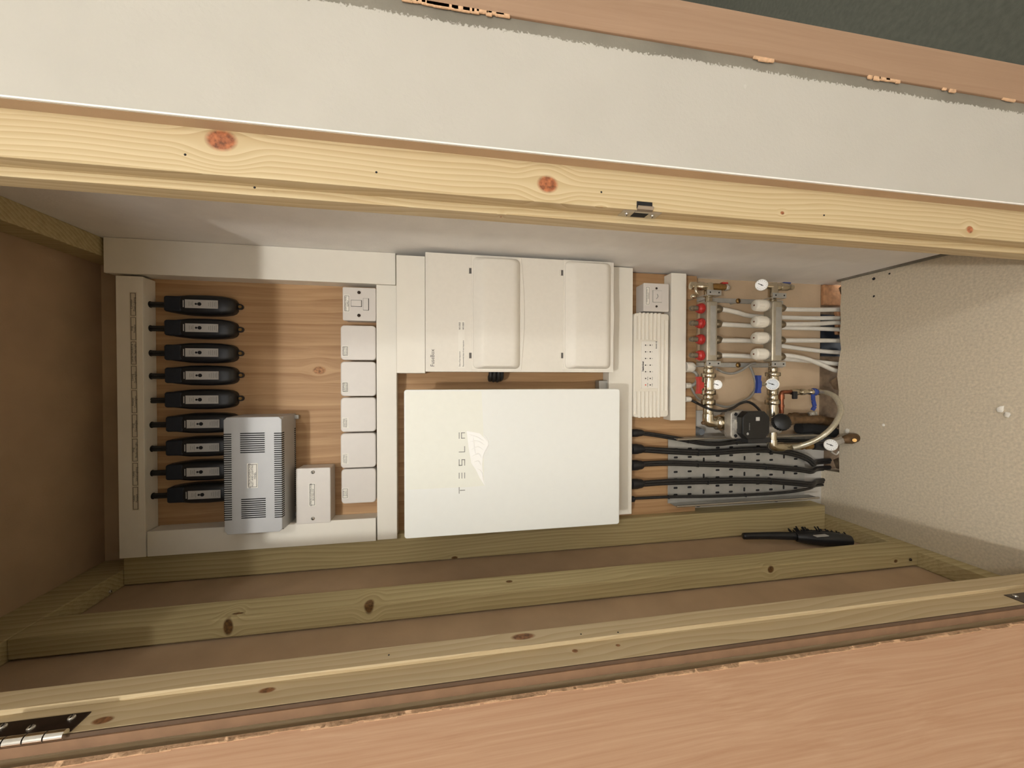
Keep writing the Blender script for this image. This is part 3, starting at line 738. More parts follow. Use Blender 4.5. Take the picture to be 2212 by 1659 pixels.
for i in range(9):
    f = (i+.6)/9.2; z = z1 - (z1-z0)*f; rw = (z1-z0)/9.2*.36
    for (a, c) in (((x0, x1),) if i in (6, 7, 8) else ((x0, xa-.004), (xb+.004, x1))):
        if i in (7, 8): a, c = x0+.022, x1-.022
        if i == 0: a = max(a, x0+.012); c = min(c, x1-.012)
        B().tube([(a, yf+.003, z), (c, yf+.003, z)], rw, 8, 1).out('rib', 'white_cap', lid)
for x in (x0+.011, x1-.011):
    B().rbox(x-.0105, x+.0105, yf+.012, YP-.001, z0-.0005, z0+.022, .006, .002).out('corner_lug', 'white_cap', wc)
    screw((x, yf+.0118, z0+.011), (0, -1, 0), .0032, wc, 'darkmetal')
l = rect(1385.5, 1422, 737, 839, yf)
pn = B().box(l[0], l[1], yf-.0022, yf+.004, l[2], l[3], .0006, 1).out('indicator_panel', 'label', lid)
yy = yf-.0026
p = at(1388.8, 802, yy); text('heatmiser', p.x, yy, p.z, .0095, pn, align='LEFT', bold=.0003, name='brand_lettering', sx=.85)
row = [831.5, 817.5, 803, 788.8, 774.4, 760, 745.6]
for i, py in enumerate(row):
    for j, px in enumerate((1394.5, 1404.5)):
        p = at(px, py, yy)
        B().cyl(p, p-Vector((0, .0006, 0)), .0021, n=10).out('indicator_light', 'orange' if (i == 0 and j == 0) else 'ink', pn)
        q = at(px+4.6, py, yy)
        text((('POWER', 'BOILER') if j == 0 else ('PUMP', 'VALVE'))[i] if i < 2 else str((i-1)+(5 if j else 0)), q.x, yy-.0003, q.z, .0042 if i < 2 else .005, pn, sx=.85)
p = at(1418, 747, yy); text('ROHS CE', p.x+.003, yy, p.z, .0058, pn, bold=.0002, name='mark_lettering')

# ------------------------------------------------------------------ underfloor heating manifold
YM = 1.125                                             # plane of the two bars
def bar_z(px, Y=YM): return at(px, 715, Y).z
def manifold(name, pxf0, pxf1, label):
    xa, xb = at((pxf0+pxf1)/2, 781, 1.105).x, at((pxf0+pxf1)/2, 650, 1.105).x
    z1, z0 = at(pxf0, 715, 1.105).z, at(pxf1, 715, 1.105).z
    t = thing(name, ((xa+xb)/2, YM, (z0+z1)/2), label, 'manifold')
    B().box(xa, xb, 1.105, 1.145, z0, z1, .006, 3).out('bar', 'steel', t)
    return t, xa, xb, z0, z1
FM, fxa, fxb, fz0, fz1 = manifold('flow_manifold', 1528, 1551, 'metal manifold bar with four red-collared flow meters')
pys = [667, 699, 733.5, 768]
B().box(fxa+.02, fxb-.015, 1.1045, 1.1056, fz0+.008, fz1-.010).out('data_label', 'galv', FM)
for py in pys:
    x = at(1530, py, YM).x
    fm = B().lathe((x, YM, fz1), (x, YM, fz1+.022), [(0, .012), (.1, .0145), (.25, .0165), (.3, .0145), (.45, .0165), (.5, .0145), (.65, .016), (.7, .014), (1, .0125)], 20).out('flow_meter', 'red', FM)
    fm['label'] = 'red ridged flow meter collar'
    B().lathe((x, YM, fz1+.020), (x, YM, fz1+.050), [(0, .0085), (.75, .0085), (.9, .0065), (1, .003)], 16).out('sight_glass', 'tube_glass', fm)
    B().cyl((x, YM, fz1+.021), (x, YM, fz1+.038), .0055, n=10).out('float', 'bronze', fm)
    B().lathe((x, YM, fz0), (x, YM, fz0-.028), [(0, .009), (.15, .0135), (.55, .0135), (.8, .0115), (1, .0085)], 16).out('pipe_nut', 'nut', FM)
RM, rxa, rxb, rz0, rz1 = manifold('return_manifold', 1669, 1691, 'metal manifold bar with four ivory valve caps')
B().box(rxa+.02, rxb-.02, 1.1045, 1.1056, rz0+.006, rz1-.012).out('data_label', 'galv', RM)
pyc = [661, 696, 730.5, 765.5]
for py in pyc:
    x = at(1668, py, YM).x
    B().lathe((x, YM, rz1), (x, YM, rz1+.010), [(0, .012), (.2, .017), (.8, .017), (1, .014)], 24).out('knurled_ring', 'alu', RM)
    cp = B().lathe((x, YM, rz1+.009), (x, YM, rz1+.052), [(0, .0175), (.08, .0198), (.35, .020), (.42, .0192), (.85, .0182), (.95, .0168), (1, .0145)], 24).out('valve_cap', 'white_cap', RM)
    b = B()
    for k in range(10):
        a = 2*math.pi*k/10; d = Vector((math.cos(a), math.sin(a), 0))
        b.tube([Vector((x, YM, rz1+.029))+d*.0182, Vector((x, YM, rz1+.046))+d*.0172], .0018, 5, 1)
    b.out('grip_rib', 'white_cap', cp, kind='stuff')
    B().cyl((x, YM, rz1+.0518), (x, YM, rz1+.0526), .0028, n=10).out('centre_mark', 'copper', cp)
    x2 = at(1690, py+5, YM).x
    B().lathe((x2, YM, rz0), (x2, YM, rz0-.026), [(0, .009), (.15, .0135), (.55, .0135), (.8, .0115), (1, .0085)], 16).out('pipe_nut', 'nut', RM)
# brackets carrying the bars
def bracket(pym, label):
    x = at(1600, pym, 1.16).x; zt, zb = at(1498, pym, 1.19).z, at(1700, pym, 1.19).z
    t = thing('manifold_bracket', (x, YW, (zt+zb)/2), label, 'bracket', 'manifold brackets')
    B().box(x-.008, x+.008, 1.205, 1.2095, zb, zt, .0008, 1).out('back_strip', 'galv', t)
    for (z0, z1) in ((fz0, fz1), (rz0, rz1)):
        B().box(x-.008, x+.008, 1.098, 1.1015, z0-.006, z1+.006, .001).out('clamp_plate', 'galv', t)
        for zz in (z0+.003, z1-.004):
            B().cyl((x, 1.0985, zz), (x, 1.0975, zz), .0026, n=10).out('screw_hole', 'slot', t)
        B().box(x-.008, x-.006, 1.100, 1.207, z1+.003, z1+.006).out('clamp_arm', 'galv', t); B().box(x-.008, x-.006, 1.100, 1.207, z0-.006, z0-.003).out('clamp_arm', 'galv', t)
    for px in (1594, 1490):
        z = at(px, pym, 1.205).z
        screw((x, 1.205, z), (0, -1, 0), .009 if px == 1594 else .005, t, 'brass' if px == 1594 else 'zinc', 'fixing_bolt')
    for z in (zt-.01, zb+.01, (zt+zb)/2): B().cyl((x, 1.2095, z), (x, YW, z), .006, n=10).out('stand_off', 'galv', t)
    return t
bracket(644, 'steel bracket holding the manifold bars near the white wall')
bracket(787.5, 'steel bracket holding the manifold bars near the pump')
# white pipes into the floor
pipes = [('return', 0, [(1700, 668), (1760, 669), (1816, 669)], 'outermost white plastic pipe nearest the white wall'),
         ('flow', 0, [(1564, 669), (1592, 675), (1625, 683), (1700, 686), (1760, 687.5), (1812, 687)], 'white plastic pipe from the first red flow meter, nearest white wall'),
         ('return', 1, [(1700, 700.5), (1760, 699.5), (1808, 697)], 'white plastic pipe below the second ivory valve cap'),
         ('flow', 1, [(1564, 701), (1625, 704), (1700, 708), (1760, 709.5), (1816, 712)], 'white plastic pipe from the second red flow meter'),
         ('return', 2, [(1700, 735.5), (1760, 735.5), (1812, 736)], 'white plastic pipe below the third ivory valve cap'),
         ('flow', 2, [(1564, 735.5), (1625, 737), (1700, 749), (1760, 757), (1806, 761)], 'white plastic pipe from the third red flow meter'),
         ('return', 3, [(1700, 768), (1740, 775), (1775, 788), (1806, 801)], 'curving white plastic pipe below the fourth ivory valve cap'),
         ('flow', 3, [(1564, 768), (1625, 770), (1700, 776), (1760, 781), (1808, 786)], 'white plastic pipe from the fourth red flow meter, nearest pump')]
for kind, i, path, lb in pipes:
    pts = []
    for k, (px, py) in enumerate(path):
        f = k/(len(path)-1)
        if kind == 'flow': Y = (YM, 1.15, 1.183, 1.19, 1.195, 1.203)[min(k, 5)] if len(path) == 6 else (YM, 1.18, 1.188, 1.195, 1.203)[min(k, 4)]
        else: Y = YM + (1.195-YM)*min(1, f*1.1)
        pts.append(at(px, py, Y))
    pts.insert(0, Vector((at(1530, pys[i], YM).x, YM, fz0-.010)) if kind == 'flow' else Vector((at(1690, pyc[i]+5, YM).x, YM, rz0-.010)))
    last = pts[-1]; pts.append(Vector((last.x, last.y+.004, last.z-.06)))
    B().tube(pts, .0078, 10, 5).out('heating_pipe', 'white_pipe', label=lb, cat='pipe', group='white underfloor heating pipes')
# end fittings towards the white wall
def P_(px, py, Y=YM): return at(px, py, Y)
t = thing('air_vent_fitting', P_(1530, 630), 'metal air vent fitting with red cap beside the flow meters', 'pipe fitting')
x = P_(1530, 619).x
zt, zb = P_(1490, 619).z, P_(1573, 619).z
B().lathe((fxb-.002, YM, (fz0+fz1)/2), (P_(1530, 612).x, YM, (fz0+fz1)/2), [(0, .011), (.3, .011), (.31, .015), (.7, .015), (1, .012)], 16).out('connector', 'chrome', t)
B().lathe((x, YM, zt), (x, YM, (fz0+fz1)/2-.006), [(0, .006), (.05, .012), (.25, .013), (.27, .010), (.4, .010), (.45, .014), (.6, .014), (.62, .011), (.9, .011), (1, .009)], 18).out('vent_body', 'chrome', t)
B().lathe((x, YM, (fz0+fz1)/2-.006), (x, YM, zb+.008), [(0, .009), (.3, .0115), (.7, .0115), (1, .008)], 16).out('drain_body', 'brass', t)
B().lathe((x, YM, zb+.012), (x, YM, zb), [(0, .010), (.2, .0115), (1, .009)], 12).out('drain_cap', 'alu', t)
B().box(x+.010, x+.016, YM-.006, YM+.010, zb+.004, zb+.024, .002).out('red_tab', 'red', t)
p = P_(1497, 640); B().tube([(x, YM-.010, zt-.012), (x-.02, YM-.012, zt-.014), (x-.028, YM-.01, zt-.02)], .0045, 8, 3).ball(p, .008).out('vent_spout', 'chrome', t)
t = thing('drain_valve_fitting', P_(1680, 630), 'metal drain fitting with blue tab beside the ivory caps', 'pipe fitting')
x = P_(1680, 619).x; rm = (rz0+rz1)/2
B().lathe((rxb-.002, YM, rm), (P_(1680, 612).x, YM, rm), [(0, .011), (.3, .011), (.31, .015), (.7, .015), (1, .012)], 16).out('connector', 'chrome', t)
B().lathe((x, YM, P_(1656, 619).z), (x, YM, P_(1712, 619).z), [(0, .008), (.12, .011), (.3, .013), (.32, .010), (.5, .010), (.52, .013), (.8, .013), (.82, .011), (1, .009)], 18).out('drain_body', 'chrome', t)
B().box(x+.010, x+.015, YM-.006, YM+.010, P_(1706, 610).z, P_(1690, 610).z, .002).out('blue_tab', 'blue', t)
def gauge(name, px, py, Y, rpx, label, face='face', rim='alu', d=None, stem=None, ticks=12):
    c = at(px, py, Y); r = rpx/F*(at(px, py, Y)-EYE).dot(FWD)
    d = Vector(d) if d else (EYE-c).normalized()
    d = d.normalized()
    t = thing(name, c, label, 'gauge')
    B().lathe(c-d*.012, c+d*.004, [(0, r*.7), (.2, r*.92), (.8, r), (1, r*.96)], 28).out('case', rim, t)
    f = B().cyl(c+d*.0038, c+d*.0046, r*.86, n=28).out('dial', face, t)
    q = d.to_track_quat('Z', 'Y'); b = B()
    for k in range(ticks):
        a = math.pi*.75 + 1.5*math.pi*k/(ticks-1) if ticks > 1 else 0
        u = q @ Vector((math.cos(a), math.sin(a), 0)); b.tube([c+d*.0049+u*r*.66, c+d*.0049+u*r*.8], r*.03, 4, 1)
    b.out('scale_marks', 'inkgrey', f, kind='stuff')
    u = q @ Vector((.35, .9, 0)).normalized()
    B().tube([c+d*.0055-u*r*.3, c+d*.0055+u*r*.62], r*.05, 5, 1).ball(c+d*.0055, r*.1).out('needle', 'ink', f)
    if stem: B().tube([c-d*.008, Vector(stem)], r*.35, 8, 1).out('stem', 'chrome', t)
    return t
gauge('temperature_gauge', 1645, 615.5, YM-.008, 12.5, 'round white dial gauge beside the white wall above blue tab', stem=P_(1660, 619))
gauge('temperature_gauge', 1549, 831, YM-.012, 10.5, 'small white dial gauge next to the red valve handle', stem=P_(1532, 829))
gauge('temperature_gauge', 1668.5, 830, YM-.016, 13.2, 'grey dial gauge with white rim next to blue valve handle', face='gface', rim='white_cap', stem=P_(1669, 830))
# pipework towards the pump
def run(parent, name, mat, px, segs, z):
    """stack of turned pieces along X at height z; segs (py0, py1, radius, hex)"""
    for a, c, r, hx in segs:
        A, D = Vector((at(px, a, YM).x, YM, z)), Vector((at(px, c, YM).x, YM, z))
        bb = B()
        if hx: bb.hexn(A, D, r)
        else: bb.lathe(A, D, [(0, r*.93), (.08, r), (.92, r), (1, r*.93)], 20)
        bb.out(name, mat, parent)
fz = at(1530, 830, YM).z; rz = at(1669, 830, YM).z
t = thing('isolating_valve', P_(1530, 830), 'nickel ball valve with red butterfly handle below the flow meters', 'valve')
run(t, 'union', 'chrome', 1530, [(779, 795, .013, 0), (795, 807, .015, 0), (806, 816, .0225, 1), (842, 853, .0225, 1), (853, 862, .015, 0)], fz)
run(t, 'valve_body', 'chrome', 1530, [(815, 843, .0175, 0)], fz)
hc = at(1510, 832, YM-.012)
def bow(c, L, w0, w1, ax, mat, parent, thick=.007):
    b = B(); c = Vector(c)
    pts = [(-L, -w1*.75), (-L, w1*.95), (-L*.4, w1*.55), (L*.4, w1*.55), (L, w1*.95), (L, -w1*.75), (L*.45, -w1*.6), (L*.3, -w0), (-L*.3, -w0), (-L*.45, -w1*.6)]
    b.prism([(c.x+u, c.z+v) for u, v in pts], c.y-thick/2, c.y+thick/2, .0015); return b.out('handle', mat, parent)
bow(hc, .027, .0145, .0095, 0, 'red', t, .012)
B().cyl((hc.x, YM-.004, fz+.006), (hc.x, YM-.010, hc.z), .006, n=12).out('spindle', 'chrome', t)
t2 = thing('isolating_valve', P_(1669, 830), 'nickel ball valve with blue butterfly handle below the ivory caps', 'valve')
run(t2, 'union', 'chrome', 1669, [(779, 793, .013, 0), (793, 804, .013, 1), (804, 813, .0225, 1), (842, 853, .016, 1), (853, 864, .0165, 0), (864, 874, .0225, 1)], rz)
run(t2, 'valve_body', 'chrome', 1669, [(813, 843, .0175, 0)], rz)
hc = at(1638, 830, YM-.010); bow(hc, .029, .009, .0095, 0, 'blue', t2, .012)
B().cyl((hc.x, YM, rz+.006), (hc.x, YM-.008, hc.z), .006, n=12).out('spindle', 'chrome', t2)
t = thing('pump_elbow', P_(1530, 900), 'nickel elbow joining the red-handled valve to the pump', 'pipe fitting')
run(t, 'union', 'chrome', 1530, [(863, 875, .0215, 1), (874, 895, .015, 0), (894, 899, .0165, 0)], fz)
pe = Vector((at(1530, 912, YM).x, YM, fz))
B().tube([(at(1530, 896, YM).x, YM, fz), (at(1530, 906, YM).x, YM, fz), pe+Vector((0, 0, -.004)), Vector((pe.x-.002, YM, at(1546, 914, YM).z))], .0165, 14, 6).out('bend', 'chrome', t)
B().tube([pe+Vector((0, 0, .006)), pe+Vector((-.002, -.002, .019))], .005, 8, 1).ball(pe+Vector((-.002, -.002, .019)), .0062).out('bleed_screw', 'bronze', t)
B().lathe((pe.x-.002, YM, at(1543, 914, YM).z), (pe.x-.002, YM, at(1568, 914, YM).z), [(0, .016), (.15, .023), (.3, .023), (.32, .019), (.45, .019), (.47, .0255), (.75, .0255), (.78, .020), (1, .020)], 24).out('union_nut', 'chrome', t)
# pump
pc = at(1634, 919, 1.055); px_ = pc.x
pump = thing('circulation_pump', (px_, YM, pc.z), 'black faced circulation pump with silver flange between the two pipes', 'pump')
pz1, pz0 = at(1572, 915, YM).z, at(1680, 940, YM).z
zc = at(1600, 915, YM-.03).z
B().lathe((px_, YM+.035, zc), (px_, YM-.022, zc), [(0, .030), (.2, .042), (.8, .044), (1, .042)], 28).out('casing', 'alu', pump)
B().cyl((px_, YM, pz1-.012), (px_, YM, zc), .020, n=18).cyl((px_, YM, zc), (px_-.02, YM, pz0), .020, n=18).out('port', 'alu', pump)
fl = B().rbox(px_-.043, px_+.043, YM-.050, YM-.022, zc-.043, zc+.052, .012, .003).out('flange', 'alu', pump)
for sx_ in (-1, 1):
    for sz_ in (-1, 1):
        B().cyl((px_+sx_*.034, YM-.050, zc+sz_*.036), (px_+sx_*.034, YM-.053, zc+sz_*.036), .0055, n=6).out('flange_bolt', 'slot', fl)
b = B()
for k in range(9):
    x = px_-.036+.009*k; B().box(x-.0012, x+.0012, YM-.052, YM-.022, zc+.028, zc+.045).out('cooling_fin', 'alu', fl)
B().lathe((px_, YM-.022, zc), (px_, YM-.058, zc), [(0, .041), (.6, .040), (1, .038)], 28).out('stator', 'alu', pump)
# control box: square with chamfered corners and notches
x0, x1, z0, z1 = rect(1604, 1663, 889, 949, 1.045)
n1 = .011; n2 = .007
pts = [(x0, z0+n1+n2), (x0+n2, z0+n1), (x0+n1, z0+n2), (x0+n1+n2, z0), (x1-n1-n2, z0), (x1-n1, z0+n2), (x1-n2, z0+n1), (x1, z0+n1+n2),
       (x1, z1-n1-n2), (x1-n2, z1-n1), (x1-n1, z1-n2), (x1-n1-n2, z1), (x0+n1+n2, z1), (x0+n1, z1-n2), (x0+n2, z1-n1), (x0, z1-n1-n2)]
hd = B().prism(pts, 1.045, YM-.056, .003).out('control_head', 'jet', pump)
p = at(1619, 923, 1.0445); text('GRUNDFOS', p.x+.002, 1.0443, p.z+.0, .0052, hd, 'inkgrey', sx=.8)
B().cyl((p.x-.020, 1.0448, p.z+.006), (p.x-.020, 1.0443, p.z+.006), .004, n=12).out('power_mark', 'inkgrey', hd)
a, c, d, e = rect(1633, 1641, 901, 909, 1.0445); B().box(a, c, 1.0442, 1.0452, d, e).out('badge', 'sticker', hd)
B().box(at(1645, 948, 1.06).x-.01, at(1645, 948, 1.06).x+.004, 1.05, 1.10, at(1660, 948, 1.06).z, at(1605, 948, 1.06).z-.01).out('plug_socket', 'black', pump)
# mixing valve with black knob
t = thing('mixing_valve', P_(1690, 910), 'bronze mixing valve with a round black knob beside the pump', 'valve')
kc = at(1688, 912, 1.07); kd = Vector((.32, -1, .35)).normalized()
B().lathe(kc-kd*.012, kc+kd*.008, [(0, .023), (.2, .0265), (.85, .0265), (1, .024)], 26).out('knob', 'jet', t)
b = B(); q = kd.to_track_quat('Z', 'Y')
for k in range(22):
    u = q @ Vector((math.cos(k*2*math.pi/22), math.sin(k*2*math.pi/22), 0)); b.tube([kc-kd*.008+u*.0265, kc+kd*.006+u*.0265], .0012, 5, 1)
b.out('knob_grip', 'black', t, kind='stuff')
vb = Vector((kc.x, YM, at(1690, 912, YM).z))
B().lathe(kc-kd*.012, vb, [(0, .016), (1, .017)], 18).ball(vb, .021).out('valve_body', 'bronze', t)
run(t, 'tail_pipe', 'chrome', 1669, [(872, 900, .0165, 0), (898, 957, .0135, 0)], rz)
B().tube([(at(1669, 895, YM).x, YM, rz), vb, (at(1669, 930, YM).x, YM, rz)], .016, 12, 1).out('tee', 'chrome', t)
pr = at(1742, 912, YM)
B().lathe((vb.x, YM, vb.z-.012), (vb.x, YM, at(1772, 912, YM).z), [(0, .019), (.12, .0195), (.14, .016), (.25, .0135), (.8, .013), (.81, .014), (1, .014)], 18).out('outlet_pipe', 'bronze', t)
# elbow down under the pump
t = thing('return_elbow', P_(1669, 965), 'shiny nickel elbow turning down beneath the pump', 'pipe fitting')
ex_, ez = at(1669, 965, YM).x, rz
B().tube([(at(1669, 950, YM).x, YM, ez), (at(1669, 957, YM).x, YM, ez), (ex_+.002, YM, ez-.004), (ex_-.001, YM, ez-.02), (ex_-.001, YM, at(1700, 968, YM).z), (ex_-.001, YM, at(1725, 968, YM).z)], lambda f: .0155 if f < .75 else .0125, 16, 5).out('bend', 'chrome', t)
B().lathe((ex_-.001, YM, at(1722, 968, YM).z), (ex_-.001, YM, at(1752, 964, YM).z), [(0, .012), (.3, .013), (.32, .009), (.6, .009), (.62, .012), (1, .012)], 14).out('end_nut', 'brass', t)
# copper branch, small valves and hose
t = thing('filling_branch', P_(1688, 850), 'copper branch pipe with black and blue lever valves near the floor', 'pipe valve')
yc = 1.15
cp_ = [at(1688, 893, yc), at(1688, 870, yc), at(1688, 851, yc), at(1694, 847, yc), at(1712, 847, yc)]
B().tube(cp_, .0072, 12, 4).out('copper_pipe', 'copper', t)
for a, c, r in ((862, 852, .0095), (874, 880, .0088)):
    B().cyl(at(1688, a, yc), at(1688, c, yc), r, n=14).out('solder_joint', 'copper', t)
zz = at(1712, 847, yc); xx = zz.x
def along(px): return (xx, yc, at(px, 847, yc).z)
B().lathe(along(1708), along(1757), [(0, .009), (.15, .011), (.3, .011), (.32, .009), (.42, .0085), (.44, .011), (.58, .011), (.6, .008), (.8, .008), (.82, .010), (1, .010)], 16).out('valve_body', 'chrome', t)
hcp = at(1717, 853, yc-.014); B().box(hcp.x-.014, hcp.x+.012, hcp.y-.004, hcp.y+.004, hcp.z-.008, hcp.z+.009, .002).cyl((hcp.x+.006, yc, hcp.z), (hcp.x+.006, hcp.y, hcp.z), .006, n=10).out('black_lever', 'black', t)
B().lathe(along(1755), along(1763), [(0, .0115), (.2, .013), (.8, .013), (1, .0115)], 18).out('blue_ring', 'blue', t)
B().lathe(along(1763), along(1776), [(0, .009), (.4, .011), (.6, .011), (1, .007)], 14).out('hose_tail', 'chrome', t)
lv = [at(1756, 852, yc-.012), at(1757, 866, yc-.016), at(1760, 878, yc-.016), at(1755, 886, yc-.012)]
bb = B()
for a, c in zip(lv, lv[1:]):
    d = (c-a); n_ = Vector((0, 1, 0)); s_ = d.cross(n_).normalized()*.0068
    b2 = bmesh.new(); vs = [b2.verts.new(p+Vector((0, dy, 0))) for dy in (-.002, .002) for p in (a-s_, a+s_, c+s_, c-s_)]
    for f in ((0, 1, 2, 3), (7, 6, 5, 4), (0, 4, 5, 1), (1, 5, 6, 2), (2, 6, 7, 3), (3, 7, 4, 0)): b2.faces.new([vs[i] for i in f])
    bb.join(b2)
bb.out('blue_lever', 'blue', t)
hp = [(1770, 847, 1.148), (1785, 848, 1.12), (1803, 857, 1.09), (1814, 875, 1.07), (1815, 892, 1.06), (1804, 915, 1.055), (1784, 936, 1.06), (1757, 953, 1.08), (1730, 963, 1.10), (1712, 967, 1.112)]
B().tube([at(*p) for p in hp], .0085, 14, 5).out('filling_hose', 'hose', label='clear braided filling hose looping out over the floor', cat='hose')
# second bronze pipe and lower fittings
t = thing('inlet_pipe', P_(1735, 897, 1.18), 'dull bronze inlet pipe with silver end cap next to blue lever', 'pipe')
B().lathe(at(1706, 898, 1.18), at(1748, 898, 1.18), [(0, .010), (.2, .010), (.22, .012), (.4, .012), (.42, .010), (1, .010)], 14).out('pipe', 'bronze', t)
B().ball(at(1754, 894, 1.17), .0115).cyl(at(1746, 896, 1.172), at(1762, 893, 1.168), .0085, n=12).out('end_cap', 'alu', t)
t = thing('dark_rubble', P_(1760, 935, 1.19), 'dark rubble and pipe stub sinking into the floor cut-out', 'pipe')
B().tube([at(1725, 925, 1.195), at(1748, 926, 1.195), at(1775, 930, 1.195), at(1800, 934, 1.195)], .020, 12, 3).out('rubble_mass', 'slot', t)  # dark tube stands for the rubble and hole here
B().tube([at(1728, 905, 1.20), at(1775, 908, 1.205), at(1812, 915, 1.21)], .017, 12, 3).out('stub', 'bronze', t)
# pressure gauge group by the floor
gauge('pressure_gauge', 1794, 961, 1.10, 13, 'white pressure dial standing just above the floor', d=(.02, -1, .75), stem=at(1775, 962, 1.13))
t = thing('relief_valve', at(1780, 962, 1.13), 'black bodied relief valve with brass drain outlet resting by the floor', 'valve')
B().lathe(at(1745, 962, 1.13), at(1792, 964, 1.13), [(0, .008), (.2, .0085), (.22, .014), (.7, .0155), (1, .013)], 16).out('body', 'black', t)
B().hexn(at(1800, 957, 1.115), at(1822, 950, 1.115), .013).out('outlet_nut', 'alu', t)
B().lathe(at(1820, 951, 1.11), at(1856, 944, 1.105), [(0, .009), (.15, .014), (.5, .018), (.8, .015), (1, .010)], 14).out('drain_outlet', 'bronze', t)
B().cyl(at(1846, 951, 1.085), at(1846, 951, 1.078), .006, n=14).out('brass_plug', 'brass', t)
B().tube([at(1795, 975, 1.12), at(1806, 982, 1.115), at(1812, 975, 1.112)], .0035, 8, 3).out('wire_loop', 'alu', t)
# white glands below the short trunking and their cables
for k, (py, px0, px1, r, lb) in enumerate(((793, 1481, 1500, .0175, 'largest white round gland under the short trunking'), (833, 1481, 1494, .0095, 'small white round gland level with the red valve handle'), (862.5, 1481, 1493, .0092, 'small white gland where the black pump cable starts'))):
    A = at(px0-2, py, 1.178); D = at(px1, py, 1.178)
    B().lathe((A.x, 1.178, A.z), (A.x, 1.178, D.z), [(0, r), (.7, r), (.9, r*.8), (1, r*.55)], 18).out('cable_gland', 'white_cap', label=lb, cat='cable gland')
def cab(path, r, name, mat, lb, n=8, cat='cable', group=None, parent=None):
    return B().tube([at(*p) for p in path], r, n, 5).out(name, mat, parent, label=lb, cat=cat, group=group)
cab([(1490, 863, 1.178), (1508, 872, 1.165), (1526, 881, 1.10), (1546, 887, 1.095), (1566, 887, 1.10), (1584, 881, 1.12), (1598, 872, 1.14), (1612, 868, 1.14), (1625, 872, 1.12), (1637, 882, 1.10), (1645, 892, 1.085)], .0042, 'pump_cable', 'cable', 'black cable curving from white gland over to the pump')
cab([(1548, 797, 1.16), (1562, 804, 1.18), (1581, 807, 1.19), (1602, 800, 1.19), (1621, 787, 1.19), (1632, 785, 1.19)], .0042, 'sensor_cable', 'gcable', 'grey cable looping between the two manifold bars')
cab([(1619, 790, 1.19), (1626, 805, 1.2), (1631, 822, 1.2), (1631, 840, 1.2), (1622, 856, 1.2), (1606, 866, 1.19), (1592, 873, 1.18), (1570, 879, 1.18), (1548, 874, 1.2), (1510, 862, 1.19), (1492, 835, 1.18)], .0042, 'sensor_cable', 'gcable', 'grey cable running down past the blue handle to white gland')
cab([(1492, 800, 1.178), (1503, 806, 1.17), (1507, 818, 1.17), (1500, 830, 1.17), (1490, 834, 1.178)], .0055, 'sensor_cable', 'gcable', 'short grey cable loop behind the red valve handle')
p = at(1512, 932, 1.195); B().lathe((p.x, 1.227, p.z), (p.x, 1.185, p.z), [(0, .013), (.1, .015), (.8, .0125), (1, .011)], 18).out('rubber_cap', 'rubber', label='grey rubber cap beside plywood edge and cable tray', cat='cap')

# ------------------------------------------------------------------ cable tray with armoured cables
YTR = 1.193
tx1, tx0 = at(1590, 945, YTR-.038).x, at(1590, 1085, YTR-.03).x
tz1, tz0 = at(1443, 1015, YTR).z, at(1738, 1015, YTR).z
tray = thing('cable_tray', ((tx0+tx1)/2, YW, (tz0+tz1)/2), 'perforated galvanised cable tray behind five black cables', 'cable tray')
def u_of(py, px): return at(px, py, YTR).x
holes = []
cols_h = [1459.5, 1489.7, 1550, 1579, 1637, 1665.5, 1718.5]; cols_v = [1520, 1608, 1693]
rows_h = [966, 983.5, 997, 1014, 1029.5, 1047.5, 1062]; rows_v = [989.5, 1023.5, 1057]
xs = [at(1579, py, YTR).x for py in rows_h]; xsv = [at(1608, py, YTR).x for py in rows_v]
B().box(tx0, tx1, YTR, YTR+.0012, tz0, tz1).out('tray_base', 'galv', tray)
for x in (tx0, tx1):
    s = 1 if x == tx1 else -1
    B().box(x-.0007, x+.0007, YTR-.038, YTR+.0012, tz0-.02, tz1-.008).out('side_wall', 'galv', tray)
    B().tube([(x-s*.001, YTR-.038, tz0-.02), (x-s*.001, YTR-.038, tz1-.008)], .0036, 8, 1).out('rolled_edge', 'zinc', tray)
for px in cols_h:
    z = at(px, 1015, YTR).z
    for x in xs: B().rbox(x-.0034, x+.0034, YTR-.0006, YTR+.0005, z-.0075, z+.0075, .0033).out('slot_hole', 'slot', tray)
for px in cols_v:
    z = at(px, 1015, YTR).z
    for x in xsv: B().rbox(x-.0075, x+.0075, YTR-.0006, YTR+.0005, z-.0034, z+.0034, .0033).out('slot_hole', 'slot', tray)
for px in (1503, 1670):
    z = at(px, 1098, YW).z; B().lathe((tx0-.02, YW-.0125, z), (tx0-.02, YW-.017, z), [(0, .012), (.6, .011), (1, .006)], 14).out('fixing_washer', 'rubber', tray)
